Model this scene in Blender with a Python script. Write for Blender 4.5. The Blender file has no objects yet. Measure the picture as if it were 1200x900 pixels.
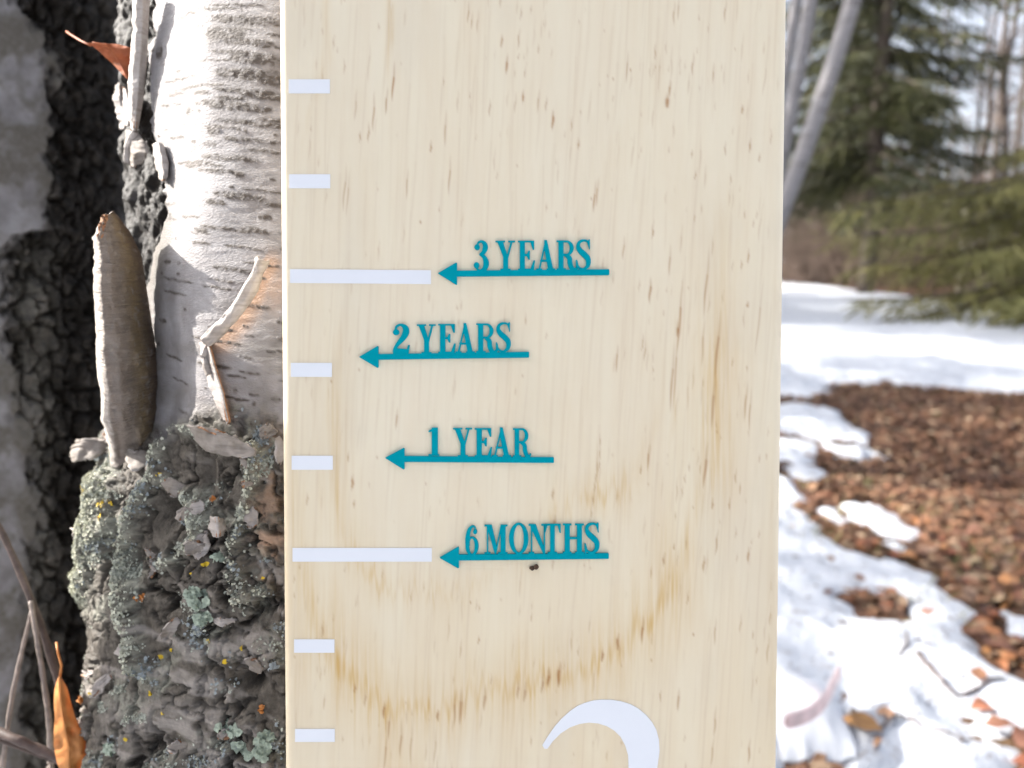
import bpy, math, random
import numpy as np
from mathutils import Vector, Matrix

# ------------------------------------------------------------------ camera, sky, sun, exposure
sc = bpy.context.scene
R = math.radians
F_PX = 924.0                     # focal length in photo pixels (1200 wide)
PITCH = R(9.2)
CAM = np.array([0.0, 0.0, 0.75])
FWD = np.array([0, math.cos(PITCH), -math.sin(PITCH)])
UPV = np.array([0, math.sin(PITCH), math.cos(PITCH)])
RGT = np.array([1.0, 0, 0])
D0 = 0.215                       # lens to board

cd = bpy.data.cameras.new('camera')
cam = bpy.data.objects.new('camera', cd)
sc.collection.objects.link(cam)
cam.location = CAM
cam.rotation_euler = (R(90) - PITCH, 0, 0)
cd.sensor_width = 36.0
cd.lens = 36.0 * F_PX / 1200.0
cd.clip_start = 0.01
cd.clip_end = 3000
cd.dof.use_dof = True
cd.dof.focus_distance = D0 + 0.002
cd.dof.aperture_fstop = cd.lens / 2.3
sc.camera = cam

SUN_AZ = np.array([-0.979, 0.204]); SUN_EL = R(29)
sun_dir = np.array([SUN_AZ[0] * math.cos(SUN_EL), SUN_AZ[1] * math.cos(SUN_EL), math.sin(SUN_EL)])
world = bpy.data.worlds.new('World'); sc.world = world; world.use_nodes = True
wn = world.node_tree
sky = wn.nodes.new('ShaderNodeTexSky'); sky.sky_type = 'NISHITA'; sky.sun_disc = False
sky.sun_elevation = SUN_EL; sky.sun_rotation = math.atan2(SUN_AZ[0], SUN_AZ[1])
sky.air_density = 0.7; sky.dust_density = 5.0; sky.ozone_density = 0.6
bgn = wn.nodes['Background']; bgn.inputs[1].default_value = 0.15
hsv = wn.nodes.new('ShaderNodeHueSaturation'); hsv.inputs['Saturation'].default_value = 0.42     # thin bright haze over the blue
wn.links.new(sky.outputs[0], hsv.inputs['Color']); wn.links.new(hsv.outputs[0], bgn.inputs[0])

sl = bpy.data.lights.new('sun', 'SUN'); sl.energy = 4.5; sl.angle = R(0.6); sl.color = (1, 0.94, 0.85)
so = bpy.data.objects.new('sun', sl); sc.collection.objects.link(so)
so.rotation_euler = Vector(-sun_dir).to_track_quat('-Z', 'Y').to_euler()
so.location = (-4, 2, 6)

sc.render.engine = 'CYCLES'
vs = sc.view_settings
vs.view_transform = 'Standard'; vs.look = 'None'; vs.gamma = 1.0
vs.exposure = 1.73
sc.render.resolution_x = 1024; sc.render.resolution_y = 768
try:
    vs.use_white_balance = True
    vs.white_balance_temperature = 6300; vs.white_balance_tint = 10
except Exception:
    pass

rng = np.random.default_rng(7)
rnd = random.Random(5)

# ------------------------------------------------------------------ pixel <-> space
def ray(px, py):
    px = np.asarray(px, float); py = np.asarray(py, float)
    return FWD + RGT * ((px - 600) / F_PX)[..., None] - UPV * ((py - 450) / F_PX)[..., None]
def project(P):
    d = np.asarray(P) - CAM
    z = d @ FWD
    z = np.where(np.abs(z) < 1e-6, 1e-6, z)
    return 600 + F_PX * (d @ RGT) / z, 450 - F_PX * (d @ UPV) / z, z
def on_ground(px, py, z=0.0):
    r = ray(px, py); t = (z - CAM[2]) / r[..., 2]
    return CAM + r * t[..., None]
def at_y(px, py, y):
    r = ray(px, py); return CAM + r * (y / r[..., 1])[..., None]

# ------------------------------------------------------------------ numpy noise
def _hash(ix, iy, iz, seed):
    h = (ix.astype(np.int64) * 374761393 + iy.astype(np.int64) * 668265263 + iz.astype(np.int64) * 2147483647 + seed * 974711) & 0xffffffff
    h = ((h ^ (h >> 13)) * 1274126177) & 0xffffffff
    h = ((h ^ (h >> 16)) * 2246822519) & 0xffffffff
    return ((h ^ (h >> 15)) & 0xffffff) / float(0xffffff)
def vnoise(x, y, z=0.0, seed=0):
    x, y, z = np.broadcast_arrays(np.asarray(x, float), np.asarray(y, float), np.asarray(z, float))
    ix, iy, iz = np.floor(x), np.floor(y), np.floor(z)
    fx, fy, fz = x - ix, y - iy, z - iz
    u, v, w = [f * f * f * (f * (f * 6 - 15) + 10) for f in (fx, fy, fz)]
    flat = (z.max() == z.min())
    def lay(dz):
        a = _hash(ix, iy, iz + dz, seed); b = _hash(ix + 1, iy, iz + dz, seed)
        c = _hash(ix, iy + 1, iz + dz, seed); d = _hash(ix + 1, iy + 1, iz + dz, seed)
        return (a * (1 - u) + b * u) * (1 - v) + (c * (1 - u) + d * u) * v
    o = lay(0)
    if not flat: o = o * (1 - w) + lay(1) * w
    return o * 2 - 1
def fbm(x, y, z=0.0, oct=4, seed=0, gain=0.5):
    s = 0; a = 1.0; t = 0
    for k in range(oct):
        s = s + a * vnoise(np.asarray(x) * 2 ** k + 17.3 * k, np.asarray(y) * 2 ** k + 5.1 * k, np.asarray(z) * 2 ** k, seed + k)
        t += a; a *= gain
    return s / t
def worley(x, y, seed=0):
    ix, iy = np.floor(x), np.floor(y)
    f1 = np.full(x.shape, 9.0); f2 = np.full(x.shape, 9.0); idv = np.zeros(x.shape)
    for dx in (-1, 0, 1):
        for dy in (-1, 0, 1):
            cx, cy = ix + dx, iy + dy
            hx = _hash(cx, cy, cx * 0, seed); hy = _hash(cx, cy, cx * 0 + 3, seed)
            d = np.hypot(cx + hx - x, cy + hy - y)
            near = d < f1
            f2 = np.where(near, f1, np.minimum(f2, d)); idv = np.where(near, hx * 7.13 % 1, idv); f1 = np.where(near, d, f1)
    return f1, f2, idv
def sstep(a, b, x):
    t = np.clip((np.asarray(x, float) - a) / (b - a), 0, 1); return t * t * (3 - 2 * t)
def dist_poly(px, py, pts):
    """distance to a polyline and parameter (vertex index) of the closest point"""
    best = np.full(px.shape, 1e9); par = np.zeros(px.shape)
    for i in range(len(pts) - 1):
        (x0, y0), (x1, y1) = pts[i], pts[i + 1]
        dx, dy = x1 - x0, y1 - y0
        t = np.clip(((px - x0) * dx + (py - y0) * dy) / (dx * dx + dy * dy + 1e-12), 0, 1)
        d = np.hypot(px - x0 - t * dx, py - y0 - t * dy)
        m = d < best; best = np.where(m, d, best); par = np.where(m, i + t, par)
    return best, par
def sdf_polygon(x, y, pts):
    d, _ = dist_poly(x, y, list(pts) + [pts[0]])
    ins = np.zeros(x.shape, bool); n = len(pts)
    for i in range(n):
        (x0, y0), (x1, y1) = pts[i], pts[(i + 1) % n]
        c = ((y0 > y) != (y1 > y)) & (x < (x1 - x0) * (y - y0) / ((y1 - y0) if y1 != y0 else 1e-12) + x0)
        ins ^= c
    return np.where(ins, -d, d)

# ------------------------------------------------------------------ objects
def link(o): sc.collection.objects.link(o); return o
def tag(o, label=None, cat=None, group=None, kind=None):
    if label: o['label'] = label
    if cat: o['category'] = cat
    if group: o['group'] = group
    if kind: o['kind'] = kind
    return o
def empty(name, loc):
    o = bpy.data.objects.new(name, None); o.location = tuple(loc); o.empty_display_size = 0.05; return link(o)
def base_of(parent):
    b = np.zeros(3)
    while parent is not None:
        b = b + np.array(parent.location); parent = parent.parent
    return b
def mesh_obj(name, verts, faces, mats, parent=None, smooth=True, attrs=None, midx=None, origin=None):
    verts = np.asarray(verts, float)
    b = base_of(parent)
    loc = np.zeros(3)
    if origin is not None: loc = np.asarray(origin, float) - b
    verts = verts - b - loc
    me = bpy.data.meshes.new(name)
    if isinstance(faces, np.ndarray):
        nf, k = faces.shape
        me.vertices.add(len(verts)); me.vertices.foreach_set('co', verts.astype(np.float32).ravel())
        me.loops.add(nf * k); me.loops.foreach_set('vertex_index', faces.astype(np.int32).ravel())
        me.polygons.add(nf)
        me.polygons.foreach_set('loop_start', (np.arange(nf) * k).astype(np.int32))
        me.update(calc_edges=True)
    else:
        me.from_pydata(verts.tolist(), [], faces); me.update()
    if not isinstance(mats, (list, tuple)): mats = [mats]
    for m in mats: me.materials.append(m)
    if midx is not None: me.polygons.foreach_set('material_index', np.asarray(midx, np.int32))
    me.polygons.foreach_set('use_smooth', np.full(len(me.polygons), bool(smooth)))
    for k, v in (attrs or {}).items():
        v = np.asarray(v, np.float32)
        if v.ndim == 1:
            a = me.attributes.new(k, 'FLOAT', 'POINT'); a.data.foreach_set('value', v)
        else:
            a = me.attributes.new(k, 'FLOAT_VECTOR', 'POINT'); a.data.foreach_set('vector', v.ravel())
    me.validate(clean_customdata=False)
    o = bpy.data.objects.new(name, me); link(o); o.location = loc
    if parent is not None: o.parent = parent
    return o
def copy_tree(o, parent=None):
    c = o.copy(); link(c); c.parent = parent
    for ch in [x for x in o.children]: copy_tree(ch, c)
    return c
def grid_faces(nu, nv):
    i = np.arange(nu - 1)[:, None] * nv + np.arange(nv - 1)[None, :]
    i = i.ravel()
    return np.stack([i, i + nv, i + nv + 1, i + 1], 1)

class MB:
    def __init__(s): s.v = []; s.f = []; s.c = []
    def add(s, vs_, fs_, col=None):
        b = len(s.v); s.v.extend([tuple(q) for q in vs_]); s.f.extend([tuple(b + i for i in f) for f in fs_])
        if col is not None: s.c.extend([col] * len(vs_))
    def tube(s, pts, rad, n=6, cap=True):
        pts = [Vector(p) for p in pts]; b = len(s.v); prev = None
        for i, p in enumerate(pts):
            t = (pts[min(i + 1, len(pts) - 1)] - pts[max(i - 1, 0)]).normalized()
            if prev is None:
                prev = t.orthogonal().normalized()
            prev = (prev - t * prev.dot(t))
            prev = prev.normalized() if prev.length > 1e-6 else t.orthogonal().normalized()
            q = t.cross(prev)
            for k in range(n):
                a = 2 * math.pi * k / n
                s.v.append(tuple(p + (prev * math.cos(a) + q * math.sin(a)) * rad[i]))
        for i in range(len(pts) - 1):
            for k in range(n):
                a0 = b + i * n + k; a1 = b + i * n + (k + 1) % n
                s.f.append((a0, a1, a1 + n, a0 + n))
        if cap:
            s.f.append(tuple(b + k for k in reversed(range(n)))); e = b + (len(pts) - 1) * n
            s.f.append(tuple(e + k for k in range(n)))
    def ribbon(s, a, b_, w0, w1, side):
        a, b_, side = Vector(a), Vector(b_), Vector(side)
        i = len(s.v)
        s.v += [tuple(a - side * w0), tuple(a + side * w0), tuple(b_ + side * w1), tuple(b_ - side * w1)]
        s.f.append((i, i + 1, i + 2, i + 3))
    def build(s, name, mat, parent=None, smooth=True, origin=None):
        return mesh_obj(name, np.array(s.v), s.f, mat, parent, smooth, origin=origin)

# ------------------------------------------------------------------ materials
class NT:
    def __init__(s, name):
        s.m = bpy.data.materials.new(name); s.m.use_nodes = True; s.t = s.m.node_tree
        s.p = s.t.nodes['Principled BSDF']; s.out = s.t.nodes['Material Output']
    def n(s, typ, **kw):
        nd = s.t.nodes.new('ShaderNode' + typ)
        for k, v in kw.items():
            if k.startswith('i_'):
                nd.inputs[k[2:]].default_value = v
            else: setattr(nd, k, v)
        return nd
    def l(s, a, b): s.t.links.new(a, b)
    def attr(s, name): return s.n('Attribute', attribute_name=name)
    def coord(s, scale=(1, 1, 1), out='Object'):
        c = s.n('TexCoord'); m = s.n('Mapping'); m.inputs['Scale'].default_value = scale
        s.l(c.outputs[out], m.inputs[0]); return m.outputs[0]
    def noise(s, vec, scale, detail=4, rough=0.55):
        nd = s.n('TexNoise'); nd.inputs['Scale'].default_value = scale
        nd.inputs['Detail'].default_value = detail; nd.inputs['Roughness'].default_value = rough
        if vec is not None: s.l(vec, nd.inputs['Vector'])
        return nd.outputs['Fac']
    def ramp(s, fac, stops):
        r = s.n('ValToRGB'); e = r.color_ramp.elements
        while len(e) < len(stops): e.new(0.5)
        for i, (p, c) in enumerate(stops):
            e[i].position = p; e[i].color = (*c, 1) if len(c) == 3 else c
        s.l(fac, r.inputs[0]); return r.outputs[0]
    def mix(s, fac, a, b, blend='MIX'):
        m = s.n('Mix'); m.data_type = 'RGBA'; m.blend_type = blend; m.clamp_factor = True
        for src, idx in ((fac, 0), (a, 6), (b, 7)):
            if isinstance(src, (int, float)): m.inputs[idx].default_value = src
            elif isinstance(src, tuple): m.inputs[idx].default_value = (*src, 1) if len(src) == 3 else src
            else: s.l(src, m.inputs[idx])
        return m.outputs[2]
    def math(s, op, a, b=0.0, clamp=False):
        m = s.n('Math'); m.operation = op; m.use_clamp = clamp
        for src, i in ((a, 0), (b, 1)):
            if isinstance(src, (int, float)): m.inputs[i].default_value = src
            else: s.l(src, m.inputs[i])
        return m.outputs[0]
    def bump(s, h, strength=0.3, dist=0.001):
        b = s.n('Bump'); b.inputs['Strength'].default_value = strength; b.inputs['Distance'].default_value = dist
        s.l(h, b.inputs['Height']); s.l(b.outputs[0], s.p.inputs['Normal']); return b
    def base(s, c):
        if isinstance(c, tuple): s.p.inputs['Base Color'].default_value = (*c, 1)
        else: s.l(c, s.p.inputs['Base Color'])
    def rough(s, r):
        if isinstance(r, (int, float)): s.p.inputs['Roughness'].default_value = r
        else: s.l(r, s.p.inputs['Roughness'])
def srgb(r, g, b):
    return tuple(((c / 255) / 12.92 if c / 255 < 0.04045 else ((c / 255 + 0.055) / 1.055) ** 2.4) for c in (r, g, b))

def mat_pine(front=True):
    t = NT('pine_board' if front else 'pine_board_edge')
    fib = t.noise(t.coord((900, 900, 14)), 1.0, 3)
    fib2 = t.noise(t.coord((170, 170, 5)), 1.0, 4)
    cloud = t.noise(t.coord((16, 16, 6)), 1.0, 3)
    c = t.mix(t.ramp(cloud, [(0.3, (0, 0, 0)), (0.7, (1, 1, 1))]), (0.67, 0.575, 0.41), (0.675, 0.60, 0.455))
    c = t.mix(t.math('MULTIPLY', t.ramp(fib2, [(0.35, (0, 0, 0)), (0.75, (1, 1, 1))]), 0.35), c, (0.60, 0.47, 0.32))
    c = t.mix(t.math('MULTIPLY', t.ramp(fib, [(0.3, (0, 0, 0)), (0.8, (1, 1, 1))]), 0.22), c, (0.70, 0.62, 0.50))
    if front:
        tint = t.attr('tint').outputs['Fac']; dash = t.attr('dash').outputs['Fac']; grey = t.attr('grey').outputs['Fac']
        tn = t.math('MULTIPLY', tint, t.math('ADD', t.math('MULTIPLY', fib2, 0.9), 0.45), True)
        c = t.mix(tn, c, (0.52, 0.33, 0.11))
        c = t.mix(grey, c, (0.42, 0.38, 0.33))
        dn = t.math('MULTIPLY', dash, t.math('ADD', t.math('MULTIPLY', fib, 0.8), 0.5), True)
        c = t.mix(dn, c, (0.31, 0.135, 0.035))
    t.base(c); t.rough(0.5); t.p.inputs['Specular IOR Level'].default_value = 0.3
    t.bump(fib, 0.12, 0.0003)
    return t.m
def mat_flat(name, col, rough=0.5, var=0.08, scale=400, bump=0.0, spec=0.4):
    t = NT(name); n = t.noise(t.coord(), scale, 4)
    lo = tuple(c * (1 - var) for c in col); hi = tuple(min(1, c * (1 + var)) for c in col)
    t.base(t.ramp(n, [(0.3, lo), (0.7, hi)])); t.rough(rough); t.p.inputs['Specular IOR Level'].default_value = spec
    if bump: t.bump(n, bump, 0.0005)
    return t.m
def mat_trunk():
    t = NT('birch_bark')
    co = t.attr('co').outputs['Vector']
    def mp(sc_):
        m = t.n('Mapping'); m.inputs['Scale'].default_value = sc_; t.l(co, m.inputs[0]); return m.outputs[0]
    fine = t.noise(mp((900, 1600, 1)), 1.0, 5, 0.6)
    horiz = t.noise(mp((90, 700, 1)), 1.0, 5, 0.6)
    patch = t.noise(mp((70, 60, 1)), 1.0, 4, 0.6)
    mott = t.noise(mp((380, 320, 1)), 1.0, 5, 0.65)
    white = t.mix(t.ramp(patch, [(0.35, (0, 0, 0)), (0.68, (1, 1, 1))]), (0.34, 0.325, 0.325), (0.19, 0.175, 0.172))
    white = t.mix(t.math('MULTIPLY', t.ramp(horiz, [(0.42, (0, 0, 0)), (0.75, (1, 1, 1))]), 0.5), white, (0.24, 0.21, 0.20))
    roughc = t.mix(t.ramp(mott, [(0.3, (0, 0, 0)), (0.72, (1, 1, 1))]), (0.016, 0.012, 0.008), (0.12, 0.102, 0.080))
    roughc = t.mix(t.ramp(patch, [(0.42, (0, 0, 0)), (0.7, (0.8, 0.8, 0.8))]), roughc, (0.115, 0.097, 0.078))
    c = t.mix(t.attr('rough').outputs['Fac'], white, roughc)
    c = t.mix(t.math('MULTIPLY', t.attr('dirt').outputs['Fac'], t.math('ADD', mott, 0.35), True), c, (0.12, 0.105, 0.082))
    c = t.mix(t.attr('inner').outputs['Fac'], c, t.mix(horiz, (0.42, 0.23, 0.13), (0.50, 0.36, 0.26)))
    c = t.mix(t.math('MULTIPLY', t.attr('pale').outputs['Fac'], t.math('ADD', horiz, 0.4), True), c, (0.28, 0.25, 0.222))
    ln = t.math('MULTIPLY', t.attr('lent').outputs['Fac'], t.math('ADD', t.math('MULTIPLY', fine, 1.5), 0.4), True)
    c = t.mix(ln, c, t.mix(fine, (0.02, 0.017, 0.015), (0.13, 0.105, 0.088)))
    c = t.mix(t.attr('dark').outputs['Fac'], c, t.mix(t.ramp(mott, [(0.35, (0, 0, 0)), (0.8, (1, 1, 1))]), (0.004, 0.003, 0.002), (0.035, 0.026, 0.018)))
    c = t.mix(t.math('MULTIPLY', t.attr('lich').outputs['Fac'], t.ramp(mott, [(0.35, (0, 0, 0)), (0.6, (1, 1, 1))])), c, t.mix(fine, (0.20, 0.20, 0.15), (0.42, 0.42, 0.35)))
    t.base(c)
    t.rough(0.62); t.p.inputs['Specular IOR Level'].default_value = 0.25
    h = t.math('ADD', t.math('MULTIPLY', fine, 0.5), t.math('MULTIPLY', mott, t.math('ADD', t.attr('rough').outputs['Fac'], 0.15)))
    t.bump(h, 0.8, 0.0014)
    return t.m
def mat_bark_sheet(name, c0, c1, c2):
    t = NT(name)
    co = t.coord()
    a = t.noise(co, 160, 5, 0.6); b = t.noise(t.coord((60, 60, 900)), 1.0, 4)
    c = t.mix(t.ramp(a, [(0.35, (0, 0, 0)), (0.7, (1, 1, 1))]), c0, c1)
    c = t.mix(t.math('MULTIPLY', t.ramp(b, [(0.5, (0, 0, 0)), (0.75, (1, 1, 1))]), 0.55), c, c2)
    t.base(c); t.rough(0.65); t.bump(t.math('ADD', a, b), 0.4, 0.0008)
    t.p.inputs['Specular IOR Level'].default_value = 0.2
    return t.m
def mat_leaf(name, c0, c1, scale=60, rand=False, trans=0.0):
    t = NT(name); n = t.noise(t.coord(), scale, 5, 0.6)
    c = t.mix(t.ramp(n, [(0.3, (0, 0, 0)), (0.7, (1, 1, 1))]), c0, c1)
    if rand:
        oi = t.n('ObjectInfo')
        hs = t.n('HueSaturation'); t.l(c, hs.inputs['Color'])
        t.l(t.math('ADD', t.math('MULTIPLY', oi.outputs['Random'], 0.7), 0.65), hs.inputs['Value'])
        t.l(t.math('ADD', t.math('MULTIPLY', oi.outputs['Random'], 0.03), 0.485), hs.inputs['Hue'])
        c = hs.outputs[0]
    t.base(c); t.rough(0.6); t.bump(n, 0.4, 0.001)
    if trans:
        tr = t.n('BsdfTranslucent'); t.l(c, tr.inputs[0]); ms = t.n('MixShader'); ms.inputs[0].default_value = trans
        t.l(t.p.outputs[0], ms.inputs[1]); t.l(tr.outputs[0], ms.inputs[2]); t.l(ms.outputs[0], t.out.inputs[0])
    return t.m
def mat_litter(name, out='Object'):
    t = NT(name); c = t.attr('leafcol').outputs['Fac']
    n = t.noise(t.coord(), 45, 4)
    col = t.ramp(c, [(0.0, (0.035, 0.018, 0.010)), (0.3, (0.10, 0.042, 0.02)), (0.5, (0.20, 0.085, 0.04)), (0.75, (0.29, 0.165, 0.09)), (1.0, (0.42, 0.31, 0.20))])
    t.base(t.mix(t.math('MULTIPLY', n, 0.6), col, (0.07, 0.035, 0.018))); t.rough(0.7)
    return t.m
def mat_ground():
    t = NT('forest_floor'); co = t.coord()
    a = t.noise(co, 22, 6, 0.65); b = t.noise(co, 4, 4)
    c = t.ramp(a, [(0.3, (0.022, 0.013, 0.008)), (0.5, (0.09, 0.038, 0.018)), (0.62, (0.17, 0.078, 0.036)), (0.78, (0.25, 0.14, 0.075))])
    c = t.mix(t.math('MULTIPLY', t.ramp(b, [(0.55, (0, 0, 0)), (0.7, (1, 1, 1))]), 0.35), c, (0.075, 0.085, 0.022))
    t.base(c); t.rough(0.85); t.bump(a, 0.8, 0.03)
    return t.m
def mat_snow():
    t = NT('snow'); co = t.coord()
    a = t.noise(co, 6, 5); g = t.noise(co, 140, 3, 0.7); f = t.noise(co, 38, 5, 0.6)
    c = t.mix(t.ramp(a, [(0.35, (0, 0, 0)), (0.75, (1, 1, 1))]), (0.63, 0.65, 0.69), (0.53, 0.555, 0.605))
    fl = t.ramp(f, [(0.58, (0, 0, 0)), (0.68, (1, 1, 1))])
    c = t.mix(t.math('MULTIPLY', fl, 0.5), c, (0.30, 0.24, 0.19))
    t.base(c); t.rough(0.6); t.p.inputs['Specular IOR Level'].default_value = 0.25
    t.bump(t.math('ADD', t.math('MULTIPLY', g, 0.5), f), 0.8, 0.016)
    return t.m
def mat_foliage(name, c0, c1, c2):
    t = NT(name); co = t.coord()
    a = t.noise(co, 1.4, 3); b = t.noise(co, 14, 3)
    c = t.mix(t.ramp(a, [(0.35, (0, 0, 0)), (0.65, (1, 1, 1))]), c0, c1)
    c = t.mix(t.ramp(b, [(0.5, (0, 0, 0)), (0.75, (1, 1, 1))]), c, c2)
    t.base(c); t.rough(0.6)
    tr = t.n('BsdfTranslucent'); t.l(c, tr.inputs[0]); ms = t.n('MixShader'); ms.inputs[0].default_value = 0.12
    t.l(t.p.outputs[0], ms.inputs[1]); t.l(tr.outputs[0], ms.inputs[2]); t.l(ms.outputs[0], t.out.inputs[0])
    return t.m
def mat_plastic():
    t = NT('clear_plastic'); t.base((0.82, 0.84, 0.88)); t.rough(0.25)
    t.p.inputs['Transmission Weight'].default_value = 0.35; t.p.inputs['IOR'].default_value = 1.2
    return t.m
def mat_birch_far():
    t = NT('far_birch_bark'); a = t.noise(t.coord((3, 3, 26)), 1.0, 4); b = t.noise(t.coord(), 5, 3)
    c = t.mix(t.ramp(a, [(0.55, (0, 0, 0)), (0.68, (1, 1, 1))]), (0.21, 0.20, 0.205), (0.06, 0.052, 0.048))
    c = t.mix(t.math('MULTIPLY', b, 0.4), c, (0.16, 0.14, 0.135))
    t.base(c); t.rough(0.7); return t.m

def mat_flap():
    t = NT('peeled_bark_slab'); u = t.attr('across').outputs['Fac']; a = t.noise(t.coord(), 220, 5, .65); b = t.noise(t.coord((50, 50, 1100)), 1.0, 4)
    c = t.ramp(t.math('ADD', u, t.math('MULTIPLY', t.math('SUBTRACT', a, .5), .35)), [(0.06, (0.42, 0.38, 0.34)), (0.16, (0.24, 0.20, 0.17)), (0.5, (0.19, 0.16, 0.135)), (0.72, (0.19, 0.14, 0.08)), (0.93, (0.10, 0.07, 0.05))])  # bark browns, with the sunlit rim paled and the shaded crease darkened in colour
    c = t.mix(t.math('MULTIPLY', t.ramp(b, [(0.48, (0, 0, 0)), (0.7, (1, 1, 1))]), .35), c, (0.09, 0.075, 0.065))
    c = t.mix(t.math('MULTIPLY', t.ramp(a, [(0.55, (0, 0, 0)), (0.7, (1, 1, 1))]), .5), c, (0.30, 0.275, 0.25))
    t.base(c); t.rough(.75); t.p.inputs['Specular IOR Level'].default_value = .15; t.bump(t.math('ADD', a, b), 1.0, .002); return t.m
M_PINE = mat_pine(True); M_FLAP = mat_flap()
M_VINYL = mat_flat('white_vinyl', (0.665, 0.675, 0.705), 0.45, 0.01, 100)
M_TEAL = mat_flat('teal_acrylic', srgb(0, 136, 150), 0.55, 0.05, 900, 0.05, 0.06)
M_SPECK = mat_flat('dark_bark_crumb', (0.06, 0.03, 0.016), 0.8, 0.5, 1500, 0.4)
M_TRUNK = mat_trunk()
M_SHEET = mat_bark_sheet('peeled_bark_face', (0.27, 0.24, 0.215), (0.15, 0.125, 0.10), (0.08, 0.066, 0.055))
M_SHEETW = mat_bark_sheet('peeled_bark_white', (0.40, 0.365, 0.34), (0.27, 0.235, 0.21), (0.14, 0.115, 0.095))
M_INNER = mat_bark_sheet('inner_bark', (0.36, 0.19, 0.10), (0.26, 0.13, 0.075), (0.15, 0.08, 0.05))
M_LICH = None

# ------------------------------------------------------------------ ground and snow
def GP(pts): 
    a = np.array(pts, float); g = on_ground(a[:, 0], a[:, 1]); return [(p[0], p[1]) for p in g]
LITTER = [GP(p) for p in (
    [(700, 470), (905, 466), (960, 472), (985, 453), (1040, 449), (1110, 456), (1180, 460), (1300, 452), (1500, 470), (1800, 560), (1800, 860), (1400, 850),
     (1250, 815), (1200, 800), (1160, 785), (1130, 760), (1120, 735), (1135, 715), (1095, 692), (1060, 665), (1000, 640), (965, 625), (940, 598), (905, 580), (700, 560)],
    [(1003, 702), (1020, 698), (1045, 697), (1067, 706), (1064, 722), (1040, 729), (1012, 722)],
    [(1118, 848), (1150, 855), (1200, 858), (1300, 850), (1300, 905), (1210, 890), (1180, 878), (1140, 866)],
    [(1192, 880), (1300, 880), (1300, 1000), (1185, 1000)],
    [(905, 886), (945, 890), (992, 896), (1000, 1000), (905, 1000)],
    [(1050, 890), (1062, 886), (1066, 905), (1045, 905)],
    [(980, 802), (1000, 800), (1008, 812), (990, 826), (976, 820)],
    [(1120, 838), (1145, 838), (1150, 846), (1122, 846)],
)]
ISLES = [GP(p) for p in (
    [(905, 475), (940, 477), (985, 492), (1018, 510), (1000, 520), (960, 513), (905, 506)],
    [(905, 521), (935, 523), (952, 541), (935, 546), (905, 540)],
    [(928, 548), (957, 550), (950, 563), (930, 561)],
    [(990, 586), (1015, 589), (1055, 599), (1052, 612), (1070, 641), (1045, 640), (1015, 614), (995, 603)],
    [(958, 589), (982, 591), (987, 605), (968, 604)],
    [(905, 558), (932, 563), (945, 582), (905, 590)],
    [(1185, 722), (1215, 724), (1215, 742), (1188, 742)],
    [(985, 527), (1015, 527), (1030, 538), (1000, 540)],
)]
def snow_field(x, y):
    f = np.full(x.shape, 5.0)
    for p in LITTER: f = np.minimum(f, sdf_polygon(x, y, p))
    for p in ISLES: f = np.maximum(f, -sdf_polygon(x, y, p) + 0.012)
    # floor of the wood: right of and beyond an edge line
    edge_x = np.interp(y, [6, 8, 10.8, 24.5, 40], [9.0, 7.3, 7.0, 8.4, 9.0])
    f = np.minimum(f, np.where(y > 5, edge_x - x, 5.0))
    f = np.minimum(f, (27 + 1.5 * vnoise(x * 0.3, y * 0.3, seed=77)) - y)
    # thawed ring round the birch
    f = np.minimum(f, np.hypot((x + 0.15) * 0.9, y - 0.42) - 0.42)
    am = 0.02 + 0.016 * np.clip(y, 0, 14)
    f = f + am * 1.4 * fbm(x * 5, y * 4, oct=4, seed=12) + 0.5 * am * fbm(x * 22, y * 18, oct=3, seed=13)
    f = f - 0.05 * sstep(0.42, 0.75, fbm(x * 7, y * 6, oct=3, seed=33)) * (f < 0.4)
    return f
def ground_z(x, y):
    r = np.hypot(x, y)
    return 0.02 * fbm(x * 1.3, y * 1.3, oct=3, seed=4) * sstep(0.3, 1.5, r) + 0.6 * fbm(x * 0.05, y * 0.05, oct=2, seed=9) * sstep(20, 60, r)
def axis_coords(lo, hi, step, far, growth=1.12):
    a = list(np.arange(lo, hi + step / 2, step)); s = step
    while a[-1] < far: s *= growth; a.append(a[-1] + s)
    s = step
    while a[0] > -far: s *= growth; a.insert(0, a[0] - s)
    return np.array(a)
gx = axis_coords(0.2, 4.2, 0.014, 900); gy = axis_coords(0.9, 5.2, 0.014, 900)
GX, GY = np.meshgrid(gx, gy, indexing='ij')
GZ = ground_z(GX, GY)
FLD = snow_field(GX, GY)
thick = np.where(FLD > 0, 0.003 + 0.042 * (1 - np.exp(-np.clip(FLD, 0, 9) / 0.13)), 0.25 * FLD).clip(-0.03)
near = (np.hypot(GX, GY) < 40)
und = np.where(near, 0.022 * fbm(GX * 2.3, GY * 2.3, oct=4, seed=21) + 0.010 * fbm(GX * 11, GY * 11, oct=3, seed=22) - 0.010 * sstep(0.15, 0.6, fbm(GX * 17, GY * 17, oct=2, seed=23)), 0)
SZ = GZ + thick + und * sstep(0.0, 0.12, FLD)
g2x = axis_coords(0.2, 4.5, 0.05, 900, 1.2); g2y = axis_coords(0.9, 5.5, 0.05, 900, 1.2)
AX, AY = np.meshgrid(g2x, g2y, indexing='ij')
ground = mesh_obj('ground', np.stack([AX, AY, ground_z(AX, AY) + 0.006 * fbm(AX * 18, AY * 18, oct=2, seed=3) * (np.hypot(AX, AY) < 12)], -1).reshape(-1, 3), grid_faces(len(g2x), len(g2y)), mat_ground())
tag(ground, 'brown forest floor covered with old leaves', kind='structure')
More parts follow.
